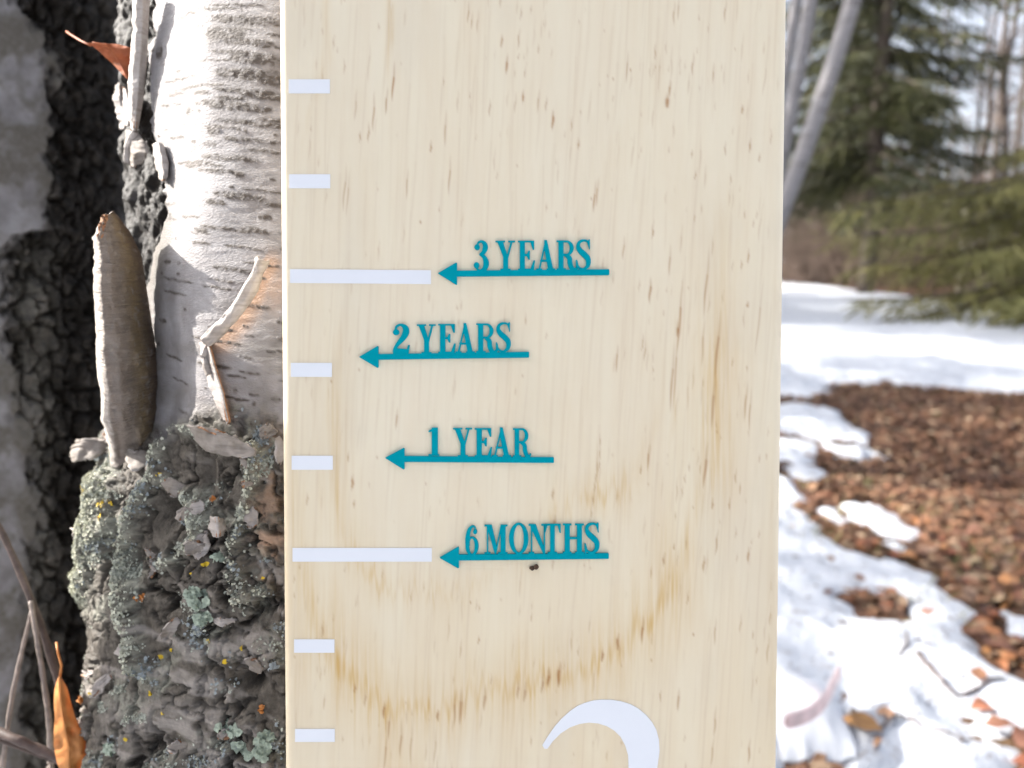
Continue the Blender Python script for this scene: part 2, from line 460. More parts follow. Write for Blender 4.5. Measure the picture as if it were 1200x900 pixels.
snow = mesh_obj('snow', np.stack([GX, GY, SZ], -1).reshape(-1, 3), grid_faces(len(gx), len(gy)), mat_snow())
tag(snow, 'old melting snow lying over the forest floor', kind='structure')
def height_at(x, y):
    x = np.atleast_1d(np.asarray(x, float)); y = np.atleast_1d(np.asarray(y, float))
    g = ground_z(x, y); f = snow_field(x, y)
    t = np.where(f > 0, 0.003 + 0.042 * (1 - np.exp(-np.clip(f, 0, 9) / 0.13)), 0)
    u = 0.022 * fbm(x * 2.3, y * 2.3, oct=4, seed=21) + 0.010 * fbm(x * 11, y * 11, oct=3, seed=22)
    return np.maximum(g, g + t + u * sstep(0, 0.12, f))

# ------------------------------------------------------------------ the growth chart board
LEAN_V = UPV * math.cos(R(1.92)) - FWD * math.sin(R(1.92))        # board's up direction
LEAN_V = LEAN_V + RGT * 0.002; LEAN_V /= np.linalg.norm(LEAN_V)
B_R = RGT - LEAN_V * (RGT @ LEAN_V); B_R /= np.linalg.norm(B_R)
B_N = np.cross(B_R, LEAN_V)                                        # towards the viewer
P0 = CAM + ray(np.array(623.5), np.array(450.0)) * D0              # centre of the face at mid picture
s_bottom = -(P0[2] - 0.0) / LEAN_V[2]
W = 588.5 / F_PX * D0                                              # board width
TH = 0.019; LEN = 2.0; RAD = 0.0024
def board_pt(x, s, n=0.0):
    x = np.asarray(x, float)[..., None]; s = np.asarray(s, float)[..., None]; n = np.asarray(n, float)[..., None]
    return P0 + B_R * x + LEAN_V * s + B_N * n
def px_board(px, py):
    r = ray(px, py); t = ((P0 - CAM) @ B_N) / (r @ B_N)
    d = CAM + r * np.asarray(t)[..., None] - P0
    return d @ B_R, d @ LEAN_V
BASE = P0 + LEAN_V * s_bottom - B_N * TH / 2
chart = empty('growth_chart', BASE)
tag(chart, 'tall pale pine height chart board leaning against the birch trunk', 'height chart')

# face grid: columns across (flat face and rounded edges), rows up
hw = W / 2
xs_flat = np.arange(-hw + RAD, hw - RAD + 1e-6, 0.00028)
angs = np.linspace(0, math.pi / 2, 8)
left = [(-hw + RAD - RAD * math.sin(a), -RAD + RAD * math.cos(a)) for a in angs[1:]][::-1]
prof = [(-hw, -TH + RAD)] + left + [(x, 0.0) for x in xs_flat] + [(-x, n) for x, n in left[::-1]] + [(hw, -TH + RAD)]
prof += [(hw - RAD, -TH), (-hw + RAD, -TH), (-hw, -TH + RAD)]
prof = np.array(prof)
s_top = s_bottom + LEN
ss = np.concatenate([np.linspace(s_bottom, -0.125, 30)[:-1], np.arange(-0.125, 0.125, 0.0008), np.linspace(0.125, s_top, 40)])
PXX, SSS = np.meshgrid(prof[:, 0], ss, indexing='ij'); NNN = np.repeat(prof[:, 1][:, None], len(ss), 1)
BV = board_pt(PXX, SSS, NNN)
bpx, bpy_, _ = project(BV)
tint = np.zeros(bpx.shape); dash = np.zeros(bpx.shape); grey = np.zeros(bpx.shape)
wob = 8 * fbm(bpx / 55, bpy_ / 90, oct=3, seed=50)
streak = fbm(bpx / 3.2, bpy_ / 220, oct=3, seed=51)
def band(pts, wid, amp, hard=1.0):
    """soft growth-ring band along photo-measured points; inner edge sharper"""
    global tint
    P = [(p[0], p[1]) for p in pts]
    d, par = dist_poly(bpx + wob * 0.6, bpy_ + wob + 26 * streak, P)
    a = np.interp(par, range(len(pts)), [p[2] if len(p) > 2 else 1 for p in pts])
    tint = np.maximum(tint, amp * a * np.exp(-(d / wid) ** (2 * hard)))
outer = [(345, 560, .3), (352, 640, .6), (362, 700, .9), (385, 765, 1), (420, 806, 1), (468, 838, .9), (520, 832, .8), (560, 816, .8), (620, 800, .9), (665, 790, 1), (720, 765, 1), (752, 730, 1), (778, 700, .9), (795, 650, .7), (815, 600, .7), (826, 560, .9), (831, 500, 1), (837, 430, .8), (842, 380, .6), (848, 250, .2)]
band(outer, 14, .75); band(outer, 40, .36)
inner = [(396, 400, .2), (391, 470, .7), (392, 540, 1), (398, 590, 1), (408, 640, 1), (425, 668, .9), (450, 690, .8), (500, 697, .5), (545, 690, .35), (590, 665, .3), (640, 625, .4), (680, 588, .8), (725, 578, .8), (748, 560, .3), (775, 470, .2), (790, 380, .3)]
band(inner, 10, .6); band(inner, 26, .28)
band([(342, 470, .3), (345, 540, .7), (354, 620, .8), (366, 690, .6)], 6, .35)
band([(458, -10, 1), (456, 25, 1), (452, 55, .5), (448, 90, .1)], 4, .62)
band([(384, -10, 1), (382, 60, 1), (370, 110, .5), (356, 170, .4), (346, 240, .5)], 4, .25)
band([(790, 440, .2), (789, 490, 1), (785, 560, .3)], 4, .35)
band([(750, 0, .6), (765, 110, .5), (690, 220, .5), (735, 160, .2)], 16, .10)
band([(460, 840, .6), (470, 900, 1), (520, 960, .6)], 34, .22)
band([(900, 520, .3), (905, 640, .4), (908, 780, .7), (912, 900, .9)], 8, .3)
band([(430, 190, .4), (425, 320, .4), (415, 430, .3)], 10, .12)
tint = np.clip(tint * (0.8 + 0.5 * fbm(bpx / 8, bpy_ / 120, oct=3, seed=61)) * np.clip(0.95 + 0.8 * fbm(bpx / 2.6, bpy_ / 70, oct=3, seed=63), .2, 1.6), 0, 1)
tint = np.clip(tint + 0.16 * sstep(480, 950, bpy_) * (0.8 + 0.6 * fbm(bpx / 40, bpy_ / 200, oct=3, seed=62)), 0, 1)
grey += 0.10 * sstep(0.1, 0.7, fbm(bpx / 60, bpy_ / 160, oct=3, seed=70))
# dashes (resin canals): painted in metres on the flat columns
fx0 = 1 + len(left); nfx = len(xs_flat); fr0 = 29; 
U = xs_flat; V = ss
def dash_at(px, py, ln, wd, amp, slant=0.06):
    cu, cv = px_board(np.array(px), np.array(py)); hl = ln / 2 / 4300; hw_ = max(wd / 4300, 0.00030)
    i0 = np.searchsorted(U, cu - hw_ * 3 - hl * abs(slant)); i1 = np.searchsorted(U, cu + hw_ * 3 + hl * abs(slant))
    j0 = np.searchsorted(V, cv - hl * 1.1); j1 = np.searchsorted(V, cv + hl * 1.1)
    if i1 <= i0 or j1 <= j0: return
    uu = U[i0:i1][:, None]; vv = V[j0:j1][None, :]
    q = (vv - cv) / hl; w = hw_ * (0.35 + 0.65 * np.sqrt(np.clip(1 - q * q, 0, 1)))
    wav = 0.00012 * math.sin(px) * np.sin(q * 5 + py)
    g = np.exp(-((uu - cu - (vv - cv) * slant - wav) / w) ** 2) * np.clip(1 - np.abs(q) ** 3, 0, 1)
    g = g * (0.55 + 0.45 * (q < 0.2))
    sub = dash[fx0 + i0:fx0 + i1, j0:j1]
    np.maximum(sub, amp * g, out=sub)
# explicit strong marks read off the photograph: x, y, length, width, strength
for d in [(549, 14, 28, 1.2, .55), (553, 24, 22, 1, .5), (560, 25, 30, 1, .4), (588, 48, 18, 1.6, .6), (594, 75, 24, 1.6, .8), (608, 45, 26, 1.4, .45), (613, 113, 16, 1.6, .8),
          (574, 126, 22, 1.1, .5), (604, 120, 26, 1, .4), (461, 95, 50, 1.4, .75), (453, 118, 34, 1.2, .7), (438, 130, 50, 1.2, .6), (432, 155, 24, 1.2, .6), (422, 160, 14, 1.4, .55),
          (417, 122, 40, 1.1, .4), (505, 172, 16, 1.4, .7), (522, 150, 46, 1.5, .5), (527, 205, 50, 1.2, .55), (477, 215, 40, 1.3, .5), (404, 220, 60, 1, .45), (408, 225, 60, 1, .4),
          (782, 118, 20, 2.4, .95), (785, 103, 22, 1.6, .7), (768, 60, 24, 1.4, .5), (773, 78, 20, 1.6, .4), (790, 15, 30, 1.2, .5), (795, 10, 28, 1, .45), (850, 12, 30, 1.2, .5),
          (648, 140, 26, 1.8, .8), (678, 168, 14, 1.6, .75), (697, 230, 40, 1.6, .65), (631, 118, 30, 1.4, .5), (735, 78, 40, 1.2, .5), (640, 122, 20, 1.4, .45), (670, 145, 20, 1.4, .5),
          (812, 75, 30, 1.1, .5), (836, 85, 26, 1.1, .5), (870, 128, 12, 1.8, .6), (879, 170, 18, 1.6, .6), (890, 185, 12, 1.4, .5), (815, 205, 14, 1.4, .5), (811, 180, 10, 1.4, .5),
          (797, 370, 100, 1.6, .7), (795, 385, 26, 2.6, .85), (788, 440, 90, 1.8, .6), (792, 430, 110, 1.4, .5), (762, 340, 34, 1.6, .8), (828, 330, 90, 1.5, .6), (824, 400, 60, 1.4, .5),
          (841, 405, 90, 1.7, .65), (836, 470, 70, 1.8, .6), (723, 420, 36, 1.5, .6), (756, 410, 30, 1.3, .5), (876, 357, 8, 1.8, .7), (877, 300, 20, 1.4, .6), (869, 310, 14, 1.3, .5),
          (874, 470, 50, 1.5, .6), (879, 480, 60, 1.2, .5), (890, 370, 100, 1.3, .4), (765, 270, 20, 1.5, .6), (731, 290, 30, 1.3, .5), (700, 225, 36, 1.4, .6), (785, 305, 40, 1.4, .5),
          (827, 545, 60, 1.8, .75), (760, 535, 36, 1.5, .6), (751, 550, 14, 1.3, .6), (835, 590, 16, 1.6, .6), (855, 590, 18, 1.4, .6), (862, 558, 20, 1.4, .5), (840, 635, 34, 1.5, .6),
          (877, 650, 22, 1.7, .7), (825, 660, 22, 1.8, .7), (778, 655, 18, 1.7, .7), (790, 640, 10, 1.5, .6), (763, 670, 18, 1.3, .5), (650, 610, 16, 2.4, .8), (648, 578, 16, 1.8, .5),
          (723, 580, 20, 2.2, .35), (700, 545, 40, 1, .5), (413, 565, 20, 1.8, .75), (408, 535, 14, 1.4, .6), (415, 590, 10, 1.5, .6), (360, 585, 18, 1.4, .5), (465, 490, 28, 1.6, .5),
          (724, 752, 24, 1.8, .9), (706, 768, 18, 1.8, .85), (753, 738, 36, 1.6, .8), (655, 790, 34, 2.2, .9), (643, 793, 26, 2, .9), (636, 800, 30, 1.8, .7), (615, 810, 30, 2, .75),
          (607, 808, 26, 1.6, .6), (568, 818, 34, 1.8, .75), (540, 828, 50, 2, .8), (533, 830, 50, 1.4, .6), (513, 838, 16, 1.6, .8), (450, 832, 22, 1.6, .8), (456, 850, 40, 1.4, .6),
          (470, 865, 50, 1.6, .55), (482, 870, 60, 1.4, .45), (452, 880, 60, 1.4, .55), (510, 875, 50, 1.4, .45), (378, 738, 24, 1.6, .6), (416, 806, 14, 1.6, .7), (428, 818, 22, 1.4, .6),
          (380, 822, 22, 1.2, .4), (774, 815, 18, 1.4, .5), (795, 820, 30, 1.6, .6), (838, 845, 40, 1.6, .55), (835, 880, 40, 1.4, .5), (878, 880, 34, 1.6, .55), (900, 760, 40, 1.2, .5),
          (903, 720, 30, 1.2, .45), (838, 740, 36, 1.4, .5), (868, 730, 26, 1.4, .45), (806, 700, 20, 1.3, .5), (540, 760, 26, 1.2, .4), (561, 750, 10, 1.4, .6), (670, 750, 30, 1.2, .4)]:
    dash_at(*d, slant=0.05 + 0.05 * (rnd.random()))
# random population: denser along the bands
for k in range(1700):
    px = rnd.uniform(340, 915); py = rnd.uniform(-30, 930)
    d = 0.30 + 0.8 * max(0, float(fbm(np.array(px / 75), np.array(py / 150), oct=3, seed=80))) * 1.6
    dd = min(float(dist_poly(np.array([px]), np.array([py]), [(p[0], p[1]) for p in outer])[0][0]), 1.3 * float(dist_poly(np.array([px]), np.array([py]), [(p[0], p[1]) for p in inner])[0][0]))
    d += 0.35 * math.exp(-(dd / 30) ** 2)
    if 430 < px < 700 and 330 < py < 600: d *= 0.6
    if rnd.random() > d * 0.55: continue
    ln = rnd.choice((8, 12, 16, 22, 30, 44)) * rnd.uniform(.7, 1.3); wd = rnd.uniform(.7, 1.2)
    dash_at(px, py, ln, wd, rnd.uniform(.07, .34) * (1.3 if ln < 20 else 0.9), rnd.uniform(0.02, 0.12))
for k in range(420):   # long faint grain lines
    dash_at(rnd.uniform(340, 915), rnd.uniform(-40, 900), rnd.uniform(80, 320), rnd.uniform(.8, 2.2), rnd.uniform(.03, .14), rnd.uniform(0.02, 0.09))
for k in range(70):    # pin specks
    dash_at(rnd.uniform(345, 905), rnd.uniform(0, 900), 2.2, 1.1, rnd.uniform(.3, .75), 0)
for k in range(9):     # crack above the lowest marker
    yy = [515, 530, 545, 558, 570, 585, 600, 618, 640][k]; xx = [703, 703, 702, 699, 697, 695, 693, 692, 692][k]
    dash_at(xx, yy, 20, .8, .5, [0, .02, .1, .2, .1, .15, .1, .02, 0][k])
nu, nv = bpx.shape
panel = mesh_obj('panel', BV.reshape(-1, 3), grid_faces(nu, nv)[:, ::-1].copy(), M_PINE, chart,
                 attrs={'tint': tint.ravel(), 'dash': dash.ravel(), 'grey': grey.ravel()})
# end caps of the board
cap = np.concatenate([board_pt(prof[:-1, 0], np.full(len(prof) - 1, s), prof[:-1, 1]) for s in (s_bottom, s_top)])
n1 = len(prof) - 1
mesh_obj('board_end', cap[:n1], [tuple(range(n1))], M_PINE, chart, smooth=False)
mesh_obj('board_end', cap[n1:], [tuple(reversed(range(n1)))], M_PINE, chart, smooth=False)

# ---- flat cut shapes: contour of a raster union -> filled, extruded outline
def contour_loops(field, x0, y0, h):
    """marching squares on field (ny, nx) at level .5 -> closed loops in units"""
    ny, nx = field.shape; segs = {}
    a = field > 0.5
    code = a[:-1, :-1] * 1 + a[:-1, 1:] * 2 + a[1:, 1:] * 4 + a[1:, :-1] * 8
    def pt(e, i, j):
        if e == 0: p, q = (i, j), (i, j + 1)
        elif e == 1: p, q = (i, j + 1), (i + 1, j + 1)
        elif e == 2: p, q = (i + 1, j), (i + 1, j + 1)
        else: p, q = (i, j), (i + 1, j)
        f0, f1 = field[p], field[q]; t = (0.5 - f0) / (f1 - f0)
        return (x0 + h * (p[1] + t * (q[1] - p[1])), y0 + h * (p[0] + t * (q[0] - p[0])))
    def key(e, i, j): return {0: ('h', i, j), 1: ('v', i, j + 1), 2: ('h', i + 1, j), 3: ('v', i, j)}[e]
    tab = {1: [(3, 0)], 2: [(0, 1)], 3: [(3, 1)], 4: [(1, 2)], 5: [(3, 0), (1, 2)], 6: [(0, 2)], 7: [(3, 2)], 8: [(2, 3)], 9: [(2, 0)], 10: [(0, 1), (2, 3)], 11: [(2, 1)], 12: [(1, 3)], 13: [(1, 0)], 14: [(0, 3)]}
    pts = {}
    for i, j in zip(*np.nonzero((code > 0) & (code < 15))):
        for e0, e1 in tab[int(code[i, j])]:
            k0, k1 = key(e0, i, j), key(e1, i, j)
            pts[k0] = pt(e0, i, j); pts[k1] = pt(e1, i, j); segs[k0] = k1
    loops = []
    while segs:
        k, nx_ = segs.popitem(); lp = [k]
        while nx_ != k and nx_ in segs: lp.append(nx_); nx_ = segs.pop(nx_)
        loops.append([pts[q] for q in lp])
    return loops
def simplify(lp, tol):
    lp = np.array(lp)
    def rdp(a):
        if len(a) < 3: return [a[0]]
        d0 = a[-1] - a[0]; L = np.hypot(*d0) + 1e-12
        d = np.abs((a[:, 0] - a[0, 0]) * d0[1] - (a[:, 1] - a[0, 1]) * d0[0]) / L
        k = int(d.argmax())
        if d[k] < tol: return [a[0]]
        return rdp(a[:k + 1]) + rdp(a[k:])
    m = len(lp) // 2
    return rdp(lp[:m + 1]) + rdp(np.concatenate([lp[m:], lp[:1]]))
def blur(f, n=2):
    for _ in range(n):
        f = (np.roll(f, 1, 0) + np.roll(f, -1, 0) + 2 * f) / 4; f = (np.roll(f, 1, 1) + np.roll(f, -1, 1) + 2 * f) / 4
    return f
def outline_obj(name, loops, mat, parent, n0, n1):
    """loops: lists of photo pixels; the piece is cut flat, lies on the board face from n0 to n1 above it"""
    cu = bpy.data.curves.new(name, 'CURVE'); cu.dimensions = '2D'; cu.fill_mode = 'BOTH'
    cu.extrude = (n1 - n0) / 2 * 1000
    for lp in loops:
        a = np.array(lp); x, s = px_board(a[:, 0], a[:, 1])
        sp = cu.splines.new('POLY'); sp.points.add(len(a) - 1); sp.use_cyclic_u = True
        for p, q, r_ in zip(sp.points, x, s): p.co = (q * 1000, r_ * 1000, 0, 1)
    tmp = bpy.data.objects.new(name, cu); link(tmp)
    dg = bpy.context.evaluated_depsgraph_get(); me = bpy.data.meshes.new_from_object(tmp.evaluated_get(dg))
    co = np.array([v.co[:] for v in me.vertices]) / 1000
    fs = [tuple(p.vertices) for p in me.polygons]
    bpy.data.objects.remove(tmp); bpy.data.curves.remove(cu)
    w = board_pt(co[:, 0], co[:, 1], co[:, 2] + (n0 + n1) / 2)
    return mesh_obj(name, w, fs, mat, parent, smooth=False)

# glyphs: unions of strokes in a box of width w and cap height 1
H_ = 0.006
class G:
    def __init__(s, w, pad=0.14):
        s.w = w; s.pad = pad
        s.X, s.Y = np.meshgrid(np.arange(-pad, w + pad, H_), np.arange(-pad, 1 + pad, H_)); s.m = np.zeros(s.X.shape, bool)
    def rect(s, x0, y0, x1, y1): s.m |= (s.X >= x0) & (s.X <= x1) & (s.Y >= y0) & (s.Y <= y1); return s
    def poly(s, pts, cut=False):
        i = sdf_polygon(s.X, s.Y, pts) <= 0
        s.m = (s.m & ~i) if cut else (s.m | i); return s
    def ring(s, cx, cy, rx, ry, ix, iy, clip=None, icx=None):
        o = ((s.X - cx) / rx) ** 2 + ((s.Y - cy) / ry) ** 2 <= 1
        i = ((s.X - (cx if icx is None else icx)) / ix) ** 2 + ((s.Y - cy) / iy) ** 2 < 1
        r = o & ~i
        if clip is not None: r &= clip(s.X, s.Y)
        s.m |= r; return s
    def dot(s, cx, cy, r, ry=None): s.m |= ((s.X - cx) / r) ** 2 + ((s.Y - cy) / (ry or r)) ** 2 <= 1; return s
    def path(s, pts, wid):
        for (a, b, wa, wb) in zip(pts[:-1], pts[1:], wid[:-1], wid[1:]):
            dx, dy = b[0] - a[0], b[1] - a[1]; t = np.clip(((s.X - a[0]) * dx + (s.Y - a[1]) * dy) / (dx * dx + dy * dy), 0, 1)
            s.m |= np.hypot(s.X - a[0] - t * dx, s.Y - a[1] - t * dy) <= (wa + (wb - wa) * t) / 2
        return s
    def loops(s): return [simplify(l, 0.0035) for l in contour_loops(blur(s.m.astype(float), 2), -s.pad, -s.pad, H_) if len(l) > 8]
def catmull(pts, n=8):
    p = [pts[0]] + list(pts) + [pts[-1]]; o = []
    for i in range(1, len(p) - 2):
        for k in range(n):
            t = k / n; a, b, c, d = [np.array(q, float) for q in p[i - 1:i + 3]]
            o.append(tuple(0.5 * (2 * b + (c - a) * t + (2 * a - 5 * b + 4 * c - d) * t * t + (3 * b - a - 3 * c + d) * t ** 3)))
    o.append(tuple(float(q) for q in pts[-1])); return o
def gp(g, pts, wid, n=8):
    pp = catmull(pts, n); ww = [w[0] for w in catmull([(w, 0) for w in wid], n)]
    return g.path(pp, ww)
SF = 0.055; ST = 0.175; HL = 0.065
def gY():
    g = G(.68); g.rect(0, 1 - SF, .34, 1).rect(.44, 1 - SF, .68, 1).rect(.17, 0, .53, SF).rect(.265, 0, .265 + ST, .45)
    g.poly([(.05, 1), (.25, 1), (.44, .42), (.35, .30), (.265, .45)]); g.poly([(.535, 1), (.60, 1), (.44, .40), (.38, .45)]); return g
def gE():
    g = G(.60); g.rect(0, 0, .56, SF).rect(0, 1 - SF, .57, 1).rect(.07, 0, .07 + ST, 1).rect(.2, .48, .40, .48 + HL).rect(.37, .36, .42, .66)
    g.poly([(.57, 1), (.57, .70), (.52, .70), (.42, 1)]).poly([(.60, .34), (.55, .34), (.42, 0), (.56, 0)])
    g.poly([(.42, .66), (.37, .66), (.30, .52), (.30, .50), (.37, .36), (.42, .36)]); return g
def gA():
    g = G(.66); g.rect(-.02, 0, .2, SF).rect(.36, 0, .68, SF).poly([(.27, 1), (.37, 1), (.61, 0), (.42, 0), (.27, .72)]).poly([(.30, .98), (.34, .90), (.12, 0), (.055, 0)])
    g.rect(.12, .28, .50, .28 + HL); return g
def gR():
    g = G(.70); g.rect(0, 0, .33, SF).rect(0, 1 - SF, .35, 1).rect(.07, 0, .07 + ST, 1)
    g.ring(.34, .74, .26, .26, .12, .20, lambda x, y: x > .33, icx=.34).rect(.2, 1 - HL, .35, 1).rect(.2, .48, .36, .48 + HL)
    gp(g, [(.32, .50), (.45, .40), (.47, .22), (.54, .05), (.64, .03), (.69, .10)], [.09, .16, .17, .15, .08, .05]); return g
def gS():
    g = G(.52)
    gp(g, [(.45, .80), (.40, .93), (.26, .965), (.12, .90), (.08, .76), (.16, .62), (.30, .50), (.42, .36), (.42, .16), (.30, .045), (.18, .04), (.08, .12), (.04, .28)],
       [.05, .06, .07, .10, .14, .18, .19, .18, .14, .08, .07, .06, .05], 10)
    g.poly([(.49, 1), (.44, 1), (.40, .90), (.46, .68), (.49, .68)]).poly([(0, 0), (.05, 0), (.10, .10), (.04, .34), (0, .34)]); return g
def gM():
    g = G(.80); g.rect(-.02, 0, .2, SF).rect(.46, 0, .80, SF).rect(-.02, 1 - SF, .22, 1).rect(.58, 1 - SF, .80, 1).rect(.06, 0, .115, 1).rect(.55, 0, .55 + ST, 1)
    g.poly([(.05, 1), (.24, 1), (.43, .16), (.38, 0), (.34, 0)]).poly([(.55, 1), (.60, 1), (.40, 0), (.36, .06)]); return g
def gO():
    g = G(.66); g.ring(.33, .5, .33, .52, .165, .455); return g
def gN():
    g = G(.66); g.rect(-.02, 0, .2, SF).rect(-.02, 1 - SF, .2, 1).rect(.46, 1 - SF, .68, 1).rect(.065, 0, .12, 1).rect(.55, 0, .605, 1)
    g.poly([(.05, 1), (.25, 1), (.605, .12), (.605, 0), (.53, 0), (.05, .90)]); return g
def gT():
    g = G(.62); g.rect(0, 1 - SF, .62, 1).rect(.13, 0, .49, SF).rect(.225, 0, .225 + ST, 1)
    g.poly([(0, 1), (0, .70), (.045, .70), (.14, 1)]).poly([(.62, 1), (.62, .70), (.575, .70), (.48, 1)]); return g
def gH():
    g = G(.74); g.rect(0, 0, .31, SF).rect(0, 1 - SF, .31, 1).rect(.43, 0, .74, SF).rect(.43, 1 - SF, .74, 1).rect(.07, 0, .07 + ST, 1).rect(.495, 0, .495 + ST, 1).rect(.2, .48, .55, .48 + HL); return g
def g1():
    g = G(.36); g.rect(.0, 0, .36, SF).rect(.11, 0, .11 + ST + .02, 1).poly([(.30, 1), (.22, 1), (.12, .86), (.0, .83), (.0, .89), (.12, .95), (.18, 1)]); return g
def g2():
    g = G(.54)
    gp(g, [(.10, .74), (.13, .90), (.26, .965), (.40, .88), (.42, .72), (.34, .54), (.18, .34), (.07, .16), (.05, .04)], [.06, .07, .08, .16, .20, .17, .12, .08, .05], 10)
    g.dot(.12, .72, .10); g.poly([(.02, 0), (.50, 0), (.54, .30), (.49, .30), (.46, .17), (.12, .20), (.03, .08)]); return g
def g3():
    g = G(.54)
    gp(g, [(.12, .78), (.16, .92), (.27, .965), (.38, .88), (.40, .76), (.34, .62), (.22, .545)], [.06, .07, .08, .15, .18, .14, .06], 10)
    gp(g, [(.22, .545), (.36, .46), (.43, .28), (.38, .10), (.24, .03), (.12, .09), (.08, .20)], [.06, .13, .20, .16, .08, .07, .06], 10)
    g.dot(.12, .78, .095).dot(.10, .20, .10); return g
def g6():
    g = G(.54); g.ring(.27, .30, .27, .32, .105, .26)
    gp(g, [(.09, .34), (.09, .58), (.15, .82), (.28, .96), (.38, .93), (.42, .82)], [.18, .18, .15, .07, .06, .06], 10); g.dot(.40, .78, .085); return g
GLY = {c: f() for c, f in zip('YEARSMONTH1236', (gY, gE, gA, gR, gS, gM, gO, gN, gT, gH, g1, g2, g3, g6))}
GLOOP = {c: (g.loops(), g.w) for c, g in GLY.items()}
def word_marker(letters, bar, head, label):
    """letters: char, x0, x1, top, base;  bar: xl, yl_top, yl_bot, xr, yr_top, yr_bot;  head: tip, back x, y0, y1"""
    mk = mesh_obj
    xl, a, b, xr, c, d = bar; (tx, ty), bx, h0, h1 = head
    e = 0.8
    lp = [(tx, ty + e * .5), (tx, ty - e * .5), (bx - 1.2, h0), (bx, h0 + .6), (bx, a + .0), (xr - e, c), (xr, c + e), (xr, d - e), (xr - e, d), (bx, b), (bx, h1 - .6), (bx - 1.2, h1)]
    arrow = outline_obj('age_marker', [lp], M_TEAL, chart, 0.00002, 0.00075)
    arrow['label'] = label
    for i, (ch, x0, x1, top, base) in enumerate(letters):
        loops, w = GLOOP[ch]
        k = (x1 - x0) / w
        tl = [[(x0 + k * p[0], base - (base - top) * p[1]) for p in l] for l in loops]
        outline_obj('letter' if ch.isalpha() else 'numeral', tl, M_TEAL, arrow, 0.00003, 0.00074)
word_marker([('3', 555.2, 573.5, 282, 318.5), ('Y', 580.6, 603.7, 282.3, 317), ('E', 606.8, 627, 282.3, 317), ('A', 629, 650, 281.6, 316.8), ('R', 652, 675.5, 282, 316.6), ('S', 674.6, 692.2, 280.8, 316.8)],
            (536, 317.4, 324.4, 713.7, 315.8, 322.7), ((513.8, 320.6), 535.8, 308, 334), 'teal cut-out arrow reading 3 YEARS')
word_marker([('2', 460, 480.4, 379.5, 415), ('Y', 488.7, 510.8, 380, 414.4), ('E', 513.6, 534.2, 379.6, 414), ('A', 534.5, 556, 378.6, 413.6), ('R', 558, 581.8, 379, 413.2), ('S', 581.1, 598.8, 377.6, 413)],
            (444, 414.8, 421.6, 620, 412.2, 419.2), ((421.8, 418.3), 443.9, 405.6, 431), 'teal cut-out arrow reading 2 YEARS')
word_marker([('1', 502.3, 515.2, 500.8, 533.8), ('Y', 531, 553.5, 501.2, 535), ('E', 556.3, 576.8, 501.4, 535), ('A', 577, 598.5, 500.6, 535), ('R', 601, 622.2, 501.6, 535.2)],
            (474.5, 534, 541, 649, 535.5, 542.2), ((452.2, 536.2), 474.4, 524.6, 549.8), 'teal cut-out arrow reading 1 YEAR')
word_marker([('6', 545.5, 561, 615, 650), ('M', 568.5, 595, 614.4, 648.6), ('O', 596.5, 619.3, 613, 648.4), ('N', 620, 640.5, 613.6, 648.4), ('T', 637.6, 657, 613.4, 648.2), ('H', 659.3, 684.2, 613.2, 648), ('S', 684.7, 702.4, 612, 648.2)],
            (538, 649.2, 656.2, 713.2, 647.6, 654.2), ((515.8, 652.9), 538, 640.4, 665.2), 'teal cut-out arrow reading 6 MONTHS')
def rrect(x0, y0, x1, y1, sk=0): return [(x0, y0), (x1, y0 + sk), (x1, y1 + sk), (x0, y1)]
TICKS = [(338.5, 93.2, 386.6, 109.6), (339, 204.4, 387, 220.8), (340, 315.4, 505, 331.6), (341, 425.2, 389, 441.6), (342, 534, 390, 550.4), (343, 642, 506, 658), (344.8, 749, 392, 764.6), (346, 854, 392.4, 869)]
for i, q in enumerate(TICKS):
    o = outline_obj('tick_mark', [rrect(*q, sk=(1.4 if i == 2 else 0))], M_VINYL, chart, 0.00002, 0.00022)
    o['label'] = 'long white tick on the pine board' if i in (2, 5) else 'short white tick on the pine board'
two = [(635.5, 873), (641, 864), (650, 851), (658, 842), (668, 833), (676, 827.5), (685, 823.5), (695, 820.6), (705, 819.6), (717, 819.8), (728, 821.6), (739, 825), (748, 830), (757, 837.5), (764, 846), (769, 855), (772, 866), (772.8, 880), (770, 900), (762, 922), (748, 945), (726, 970), (700, 994), (682, 1015), (735, 1015), (758, 1010), (772, 985), (779, 985), (770, 1047), (640, 1047), (640, 1030), (678, 988),
       (710, 950), (728, 924), (736.5, 900), (736, 885), (732.5, 873), (727, 863), (720, 856), (711, 850.6), (701, 847.4), (690, 846.4), (679, 848), (668, 852), (657, 859), (648, 868), (641.5, 877), (638, 877)]
o = outline_obj('numeral', [two], M_VINYL, chart, 0.00002, 0.00022); o['label'] = 'large white numeral 2 on the pine board'
# dark crumb stuck to the face
cx, cs = px_board(np.array(626.0), np.array(665.0))
cv = []; rr = random.Random(3)
mb = MB()
for dx, dy, sx, sy in ((-0.6, -.1, .8, .65), (.5, .25, .7, .75)):
    P = []
    for i in range(5):
        for j in range(8):
            th = math.pi * i / 4; ph = 2 * math.pi * j / 8; q = rr.uniform(.75, 1.2)
            P.append(board_pt(cx + 0.001 * (dx + sx * q * math.sin(th) * math.cos(ph)), cs + 0.001 * (dy + sy * q * math.sin(th) * math.sin(ph)), 0.0005 + 0.0006 * q * math.cos(th)))
    mb.add(P, [(i * 8 + j, i * 8 + (j + 1) % 8, (i + 1) * 8 + (j + 1) % 8, (i + 1) * 8 + j) for i in range(4) for j in range(8)])
o = mb.build('bark_crumb', M_SPECK, origin=board_pt(cx, cs, 0)); tag(o, 'tiny dark brown crumb on the board under the 6 months arrow', 'crumb')

